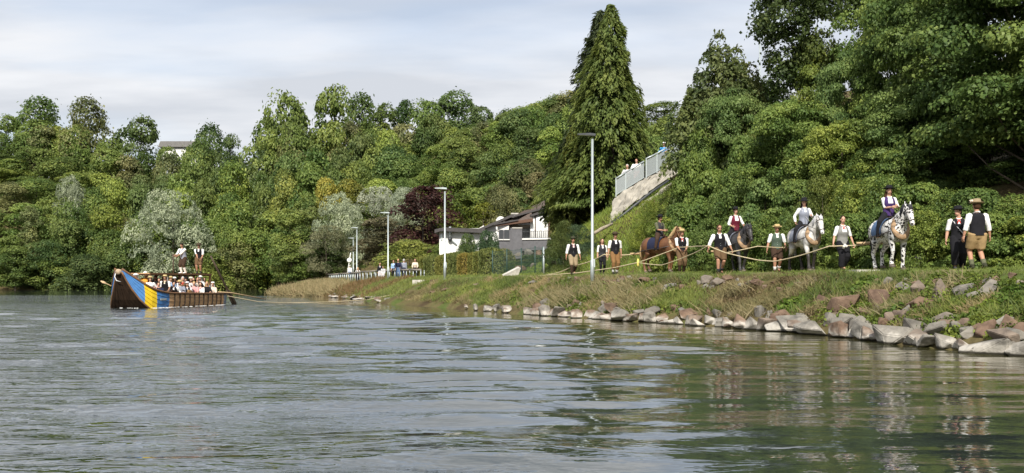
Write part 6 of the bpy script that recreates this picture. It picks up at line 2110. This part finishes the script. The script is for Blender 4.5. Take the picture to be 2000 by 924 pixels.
BOT = [(0.90, 1.86, 0.15), (0.78, 1.5, 0.27), (0.62, 1.0, 0.50), (0.37, 0.45, 0.80), (0.15, 0.16, 1.00), (0.0, 0.0, 1.10), (-0.4, -0.22, 1.17), (-1.4, -0.28, 1.18), (-4, -0.28, 1.18), (-7.2, -0.24, 1.05)]
SHE = [(0.93, 1.99, 0.17), (0.80, 1.84, 0.30), (0.45, 1.50, 0.66), (0.10, 1.16, 1.00), (-0.3, 0.95, 1.17), (-0.8, 0.82, 1.27), (-1.4, 0.74, 1.31), (-3, 0.70, 1.32), (-7.2, 0.64, 1.18)]


def curve(tab, y):
    t = sorted(tab)
    ys = [q[0] for q in t]
    return float(np.interp(y, ys, [q[1] for q in t])), float(np.interp(y, ys, [q[2] for q in t]))


def side_pt(y, f, out=0.0):
    """Point of the hull side at station y, fraction f from chine (0) to gunwale (1), half breadth positive."""
    zb, hb = curve(BOT, min(y, 0.90)); zs, hs = curve(SHE, y)
    return (hb + (hs - hb) * f + 0.05 * math.sin(math.pi * f) + out, zb + (zs - zb) * f)


SECT = [(0.92, 0.20, BLUEP), (0.20, -0.45, YELP), (-0.45, -1.40, BLUEP), (-1.40, -6.90, BOATB), (-6.90, -7.22, GREYP)]
NS = 5
for sg in (1, -1):
    for (ya, yb, m) in SECT:
        ns = max(2, int(abs(ya - yb) / 0.25))
        ys_ = [ya + (yb - ya) * k / ns for k in range(ns + 1)]
        for s_ in range(NS):
            f0, f1 = s_ / NS + 0.006, (s_ + 1) / NS - 0.006
            vs, fs = [], []
            for y in ys_:
                for (f, o) in ((f0, 0.022), (f1, 0.004), (f1, -0.03), (f0, -0.03)):
                    x, z = side_pt(y, f, o)
                    vs.append((sg * x, y, z))
            for k in range(ns):
                a = k * 4
                fs += [(a, a + 1, a + 5, a + 4), (a + 1, a + 2, a + 6, a + 5), (a + 2, a + 3, a + 7, a + 6), (a + 3, a, a + 4, a + 7)]
            fs += [(0, 3, 2, 1), (ns * 4, ns * 4 + 1, ns * 4 + 2, ns * 4 + 3)]
            MB().add(vs, fs).build('hull_plank', m, boat)
    # gunwale, chine and bow-edge trims
    ys_ = [0.95, 0.8, 0.6, 0.4, 0.2, 0, -0.3, -0.6, -1, -1.5, -2.5, -4, -5.5, -7.25]
    MB().loft([(sg * (curve(SHE, y)[1] + 0.02), y, curve(SHE, y)[0] + 0.03) for y in ys_], [(0.055, 0.06)] * len(ys_), 8).build('gunwale', TRIM, boat, True)
    yb_ = [0.92, 0.84, 0.78, 0.7, 0.62, 0.5, 0.37, 0.26, 0.15, 0.0, -0.2, -0.4]
    MB().loft([(sg * (curve(BOT, y)[1] + 0.025), y + 0.02, curve(BOT, y)[0] + 0.005) for y in yb_], [0.045] * len(yb_), 8).build('bow_edge', TRIM, boat, True)
    for k in range(11):
        y = -1.85 - k * 0.47
        pts_ = [side_pt(y, f, 0.035) for f in (0.05, 0.5, 0.98)]
        MB().loft([(sg * a, y, b) for a, b in pts_], [(0.035, 0.055)] * 3, 4).build('stake', STAKE, boat)
# name board on the blue stripe (blank in the photo at this size)
x, z = side_pt(-0.9, 0.66, 0.03)
MB().box((-x, -0.9, z), (0.02, 0.5, 0.10)).build('name_board', mat('pale_board', (0.42, 0.45, 0.44), 0.7, 0.1), boat)
# planked bow panel
NB = 9
yb_ = [0.90, 0.84, 0.78, 0.70, 0.62, 0.5, 0.37, 0.26, 0.15, 0.0, -0.2, -0.4]
for k in range(NB):
    u0, u1 = -1 + 2 * k / NB + 0.008, -1 + 2 * (k + 1) / NB - 0.008
    vs, fs = [], []
    for y in yb_:
        zb, hb = curve(BOT, y)
        j = 0.012 * ((k * 7) % 3)
        for u, o in ((u0, 0.02 + j), (u1, 0.02 + j), (u1, -0.03), (u0, -0.03)):
            vs.append((u * hb, y + o, zb - o * 0.4))
    for i in range(len(yb_) - 1):
        a = i * 4
        fs += [(a, a + 1, a + 5, a + 4), (a + 1, a + 2, a + 6, a + 5), (a + 2, a + 3, a + 7, a + 6), (a + 3, a, a + 4, a + 7)]
    e = (len(yb_) - 1) * 4
    fs += [(0, 3, 2, 1), (e, e + 1, e + 2, e + 3)]
    MB().add(vs, fs).build('bow_plank', BOWB, boat)
MB().loft([(0, 0.62, 1.83), (0, 0.9, 1.86), (0, 1.03, 1.87)], [0.13, 0.145, 0.14], 14).build('stem_head', ENDG, boat, True)
MB().loft([(0.19, 0.92, 1.80), (0.20, 0.98, 1.62), (0.12, 0.95, 1.42), (-0.10, 0.92, 1.37)], [0.025, 0.025, 0.025, 0.012], 6).build('bow_rope', cloth('bow_rope', (0.66, 0.66, 0.66)), boat, True)
# bottom, deck boards, transom, thwarts
vs, fs = [], []
yy = [-0.4, -1.4, -4, -7.2]
for y in yy:
    zb, hb = curve(BOT, y)
    for x, z in ((-hb, zb), (hb, zb), (hb, zb + 0.05), (-hb, zb + 0.05)): vs.append((x, y, z))
for k in range(3):
    a = k * 4
    fs += [(a, a + 1, a + 5, a + 4), (a + 1, a + 2, a + 6, a + 5), (a + 2, a + 3, a + 7, a + 6), (a + 3, a, a + 4, a + 7)]
fs += [(0, 3, 2, 1), (12, 13, 14, 15)]
MB().add(vs, fs).build('bottom', BOWB, boat)
for k in range(6):
    MB().box((-0.9 + k * 0.36, -3.8, 0.02), (0.34, 6.7, 0.04)).build('deck_board', BOATB, boat)
MB().prism([(-1.05, -0.24), (1.05, -0.24), (1.18, 0.66), (-1.18, 0.66)], -7.26, -7.18).build('transom', BOATB, boat)
for k in range(6):
    MB().box((0, -1.35 - k * 1.0, 0.46), (2.2, 0.32, 0.05)).build('thwart', BOATB, boat)
# roof
RY0, RY1, RZ = -1.0, -6.85, 1.80
for k in range(8):
    MB().box((-0.33 + k * 0.135, (RY0 + RY1) / 2, RZ + 0.005 * (k % 3)), (0.13, RY0 - RY1, 0.035)).build('roof_board', BOATB, boat)
for k in range(6):
    y = RY0 - 0.1 + (RY1 - RY0 + 0.2) * k / 5
    MB().box((0.14, y, RZ - 0.06), (1.12, 0.08, 0.07)).build('roof_beam', TRIM, boat)
for sg in (1, -1):
    MB().box((0.14 + sg * 0.57, (RY0 + RY1) / 2, RZ - 0.01), (0.04, RY0 - RY1, 0.09)).build('roof_edge', TRIM, boat)
    for y in (RY0 - 0.1, -3.9, RY1 + 0.1):
        MB().box((0.14 + sg * 0.53, y, 0.90), (0.09, 0.09, 1.64)).build('roof_post', TRIM, boat)

# crew on the roof, with steering oar and pole
crew = 'boatmen standing on the boat roof'
OARW = mat('dark_oar_wood', (0.06, 0.04, 0.025), 0.7, 0.25, 6, stretch=(1, 1, 0.3))
pr = bw(-0.15, -6.0, RZ + 0.03)
m2 = person('boatman in black vest and brown shorts on the roof holding the steering oar', tuple(pr), (0.1, -1), 1.74, step(0.02, 0, [(0.02, 0.24, 0.90), (-0.18, 0.20, 0.88)], grip=[0.9, 0.9], head=(0.0, 0.2)), dict(shirt='white', sleeve=1.0, vest='black', trousers='brown', leglen=0.95, loose=0.035, socks='olive', sockfrom=0.75, shoes='charcoal', hair='hair_brown', hat=('hatbrown', 0.17, 0.10), skin=SKIN2), crew, None, 0.022)
h2 = at(413, 503, pr.y - 0.22)
tip = at(457.5, 593, 55.2)
o = empty('steering_oar', tuple(tip), 0, 'long dark steering oar slanting from the roof to the water at the stern', 'oar')
d_ = h2 - tip
MB().loft([d_ * 1.03, d_ * 0.6, d_ * 0.28, Vector((0, 0, 0.0)) + d_ * 0.02], [0.05, 0.06, 0.065, 0.05], 8).build('shaft', OARW, o, True)
MB().loft([d_ * 0.32, d_ * 0.24, d_ * -0.02, d_ * -0.06], [(0.065, 0.04), (0.15, 0.03), (0.16, 0.025), (0.08, 0.02)], 8).build('blade', OARW, o, True)
pl = bw(0.20, -5.0, RZ + 0.03)
person('boatman in brown breeches on the roof leaning on a pole', tuple(pl), (-0.45, -1), 1.74, step(0.05, 0, [(0.18, 0.44, 1.02), (0.10, 0.42, 0.94)], grip=[0.9, 0.9], lean=0.20, head=(0.2, 0)), dict(shirt='white', sleeve=1.6, vest='bluegrey', trousers='darkbrown', leglen=1.25, loose=0.026, socks='white', sockfrom=0.35, shoes='white', hair='hair_brown', hat=('hatgreen', 0.165, 0.10), skin=SKIN2), crew, None, 0.022)
b0 = bw(0.62, -4.62, RZ + 0.02)
o = MB().loft([Vector((0, 0, 0)), Vector((0.01, 0, 0.6)), Vector((0.0, 0, 1.12))], [0.035, 0.04, 0.045], 8).build('boat_pole', OARW, None, True)
o.location = b0; props(o, 'upright dark pole on the boat roof held by the leaning boatman', 'pole')
o = MB().loft([bw(-0.9, -6.4, 0.78), bw(-1.3, -7.6, 0.70), bw(-2.1, -10.2, 0.28)], [0.035, 0.035, 0.03], 7).build('punting_pole', WOODP, None, True)
props(o, 'thin pale pole reaching out behind the stern just above the water', 'pole')
rope([bw(-1.15, -7.1, 0.55), bw(-2.2, -9.2, 0.14), at(560, 592, 58), at(640, 590, 60), at(715, 586, 62)], 0.024, 'tow rope hanging low over the water from the stern to the bank', 0.0)
o = MB().loft([bw(1.05, 0.0, 1.12), bw(1.40, 0.1, 1.28)], [0.02, 0.02], 6).loft([bw(1.35, 0.09, 1.26), bw(1.52, 0.12, 1.34), bw(1.66, 0.15, 1.41)], [(0.03, 0.02), (0.075, 0.018), (0.03, 0.012)], 8).build('paddle', WOODP, None, True)
props(o, 'pale paddle blade sticking out left of the bow', 'paddle')
# seated passengers
SITP = dict(pelvis=0.52, feet=[(0.12, 0.40, 0.10), (-0.12, 0.40, 0.10)], knees=[(0.1, 1, 0.8), (-0.1, 1, 0.8)], hands=[(0.16, 0.36, 0.62), (-0.16, 0.36, 0.62)])
VAR = [SITP, dict(SITP, hands=[(0.10, 0.30, 0.84), (-0.28, 0.20, 0.66)], head=(0.35, 0.05), lean=0.12), dict(SITP, hands=[(0.30, 0.05, 0.60), (-0.14, 0.34, 0.70)], head=(-0.35, 0.1), twist=0.15)]
PS = [  # x, y, shirt, vest, headgear, hair, scarf, description
    (-0.95, -1.25, 'navy', None, None, 'hair_brown', None, 'passenger in navy top with brown hair, foremost by the gunwale'),
    (-0.40, -0.95, 'white', None, ('straw', 0.17, 0.08), 'hair_brown', None, 'passenger in white with pale straw hat near the bow'),
    (0.25, -0.75, 'white', None, ('white', 0.16, 0.08), 'hair_grey', None, 'passenger in white with white sun hat near the bow'),
    (0.80, -0.70, 'white', 'black', ('hatbrown', 0.16, 0.10), 'hair_brown', None, 'passenger in brown hat at the left side of the bow'),
    (-0.95, -2.55, 'white', 'black', None, 'hair_dark', None, 'passenger in white shirt and black vest leaning on the gunwale'),
    (-0.35, -2.35, 'white', None, None, 'hair_grey', 'pink', 'grey-haired passenger in white with pink scarf'),
    (0.25, -2.4, 'grey', None, None, 'hair_brown', None, 'passenger in grey jacket with reddish face under the roof'),
    (0.80, -2.3, 'wine', None, None, 'hair_dark', None, 'passenger in wine-red top on the far side under the roof'),
    (-0.98, -3.10, 'bluegrey', None, ('straw', 0.16, 0.09), 'hair_brown', None, 'passenger in blue-grey with straw hat by the gunwale'),
    (-0.35, -3.15, 'white', 'charcoal', ('white', 0.15, 0.09), 'hair_brown', None, 'passenger in white hat and charcoal vest'),
    (0.30, -3.2, 'pink', None, None, 'hair_blond', None, 'blond passenger in pink under the roof'),
    (0.85, -3.2, 'black', None, None, 'hair_brown', None, 'passenger in black on the far side, second bench under the roof'),
    (-0.98, -3.80, 'lightgrey', 'black', ('lightgrey', 0.16, 0.09), 'hair_grey', None, 'passenger in light grey hat and black vest playing by the gunwale'),
    (-0.35, -3.95, 'brown', None, None, 'hair_grey', 'red', 'grey-haired passenger in brown with red scarf'),
    (0.30, -3.9, 'white', None, None, 'hair_dark', None, 'dark-haired passenger in plain white in the middle of the boat'),
    (-0.98, -4.45, 'pink', None, None, 'hair_blond', None, 'passenger with fair hair and rosy top by the gunwale'),
    (-0.40, -4.65, 'lightgrey', None, ('cream', 0.15, 0.09), 'hair_brown', None, 'passenger in cream hat and light grey top'),
    (0.30, -4.7, 'navy', None, None, 'hair_brown', None, 'passenger in navy behind the cream hat'),
    (-0.98, -5.10, 'white', None, None, 'hair_dark', 'red', 'dark-haired passenger in white with red scarf by the gunwale'),
    (-0.35, -5.35, 'black', None, None, 'hair_dark', None, 'dark-haired passenger in black towards the stern'),
    (0.35, -5.4, 'wine', None, ('black', 0.15, 0.09), 'hair_dark', None, 'passenger in black hat and wine-red top towards the stern'),
    (-0.98, -5.75, 'black', None, None, 'hair_blond', None, 'fair-haired passenger in black by the gunwale near the stern'),
    (-0.35, -6.05, 'lightblue', None, None, 'hair_dark', None, 'passenger in pale blue near the stern post'),
    (0.35, -6.1, 'black', None, ('wine', 0.15, 0.09), 'hair_dark', None, 'passenger in black with dark red hat near the stern'),
    (-0.30, -1.85, 'pink', None, None, 'hair_dark', None, 'dark-haired passenger in pink between the two foremost benches'),
    (-0.30, -2.85, 'lightblue', None, ('straw', 0.16, 0.09), 'hair_blond', None, 'passenger in pale blue with straw hat in the second row'),
    (0.05, -3.55, 'red', None, None, 'hair_dark', None, 'passenger in red top in the inner row'),
    (-0.30, -4.30, 'white', 'black', ('black', 0.16, 0.10), 'hair_dark', None, 'passenger in black hat and vest in the inner row'),
    (-0.30, -5.00, 'cream', None, None, 'hair_brown', None, 'brown-haired passenger in cream in the second row'),
    (-0.30, -5.70, 'white', None, ('white', 0.15, 0.09), 'hair_grey', None, 'passenger in plain white with white hat towards the stern'),
    (-0.95, -6.40, 'cream', None, ('white', 0.13, 0.08), 'hair_grey', None, 'passenger in cream top and white cap at the stern post'),
]
for i, (x, y, sh_, ve, hat_, hr, sc, lab) in enumerate(PS):
    v = i % 3
    F = dict(shirt=sh_, sleeve=1.0 if i % 2 else 1.7, trousers='khaki' if i % 3 else 'navy', shoes='charcoal', hair=hr)
    if ve: F['vest'] = ve
    if hat_: F['hat'] = hat_
    if sc: F['scarf'] = sc
    fem = 1 if i % 4 in (1, 2) else 0
    if fem: F['long'] = 0.12
    a_ = _tr.uniform(-0.5, 0.7)
    person(lab, tuple(bw(x * 0.84 - 0.16 * (-0.5 < x < 0.1), y, 0.06 + 0.22 * (x > -0.5) + 0.12 * (x > 0) + 0.04 * (i % 2))), (0.25 + 0.3 * a_, -1), 1.70 + 0.06 * (i % 3 - 1), dict(VAR[v], female=fem), F, 'passengers in the boat', 'sit%d' % v, 0.03)
person('boatman in black vest and brown hat standing at the foremost passengers', tuple(bw(-0.80, -1.80, 0.04)), (0.1, -1), 1.66, step(0.0, 0, [(0.26, 0.14, 0.84), (-0.22, 0.22, 0.9)]), dict(shirt='white', sleeve=1.0, vest='black', trousers='brown', shoes='charcoal', hair='hair_brown', hat=('straw', 0.16, 0.10), scarf='straw', skin=SKIN2), 'passengers in the boat', None, 0.024)
person('person in orange top and white cap standing behind the foremost boatman', tuple(bw(0.1, -1.45, 0.16)), (-0.2, -1), 1.74, step(0.0, 0, [(0.2, 0.3, 0.98), (-0.22, 0.22, 0.9)], lean=0.1), dict(shirt='orange', sleeve=2.0, trousers='navy', shoes='charcoal', hair='hair_grey', cap='white', untucked=1), 'passengers in the boat', None, 0.024)
gt = empty('guitar', tuple(bw(-1.12, -3.55, 0.74)), boat.rotation_euler.z, 'brown guitar held by the passenger in the light grey hat', 'guitar')
MB().loft([(0, -0.22, 0), (0, -0.12, 0.02), (0, 0.02, 0.04), (0, 0.12, 0.06), (0, 0.2, 0.07)], [(0.03, 0.10), (0.045, 0.17), (0.045, 0.12), (0.045, 0.14), (0.03, 0.06)], 10, (1, 0, 0)).build('guitar_body', mat('guitar_wood', (0.30, 0.17, 0.07), 0.4, 0.15, 5), gt, True)
MB().beam((0, 0.18, 0.07), (0, 0.66, 0.16), 0.03, 0.05).build('guitar_neck', OARW, gt)
# white water pushed up at the bow
fm = MB()
r_ = random.Random(4)
for k in range(18):
    u = r_.uniform(-1, 1)
    p = bw(u * 1.2, 0.12 - abs(u) * 0.3 + r_.uniform(0, 0.12), 0.01)
    fm.ball(p, (r_.uniform(0.03, 0.10), r_.uniform(0.015, 0.04), r_.uniform(0.008, 0.02)), 6, 4)
for k in range(60):
    p = bw(-1.26 - r_.uniform(0, 0.12), -r_.uniform(0, 7), 0.01)
    fm.ball(p, (r_.uniform(0.05, 0.14), r_.uniform(0.02, 0.05), r_.uniform(0.008, 0.018)), 6, 4)
props(fm.build('bow_foam', mat('white_foam', (0.75, 0.77, 0.78), 0.6, 0.06), None, True), kind='stuff')

# ------------------------------------------------------------------ look-alikes that would share a label: tell them apart by their place
def _finish_labels():
    seen = {}
    for o in COL.objects:
        if o.parent is None and o.get('label'): seen.setdefault(o['label'], []).append(o)
    for lab, os_ in seen.items():
        if len(os_) < 2: continue
        os_.sort(key=lambda q: q.location.x / max(1.0, q.location.y))
        words_ = (['left one', 'right one'] if len(os_) == 2 else ['left one', 'middle one', 'right one'] if len(os_) == 3 else ['first from left', 'second from left', 'third from left', 'fourth from left', 'fifth from left', 'sixth from left'])
        for o, w in zip(os_, words_): o['label'] = '%s, %s' % (lab, w)


_finish_labels()
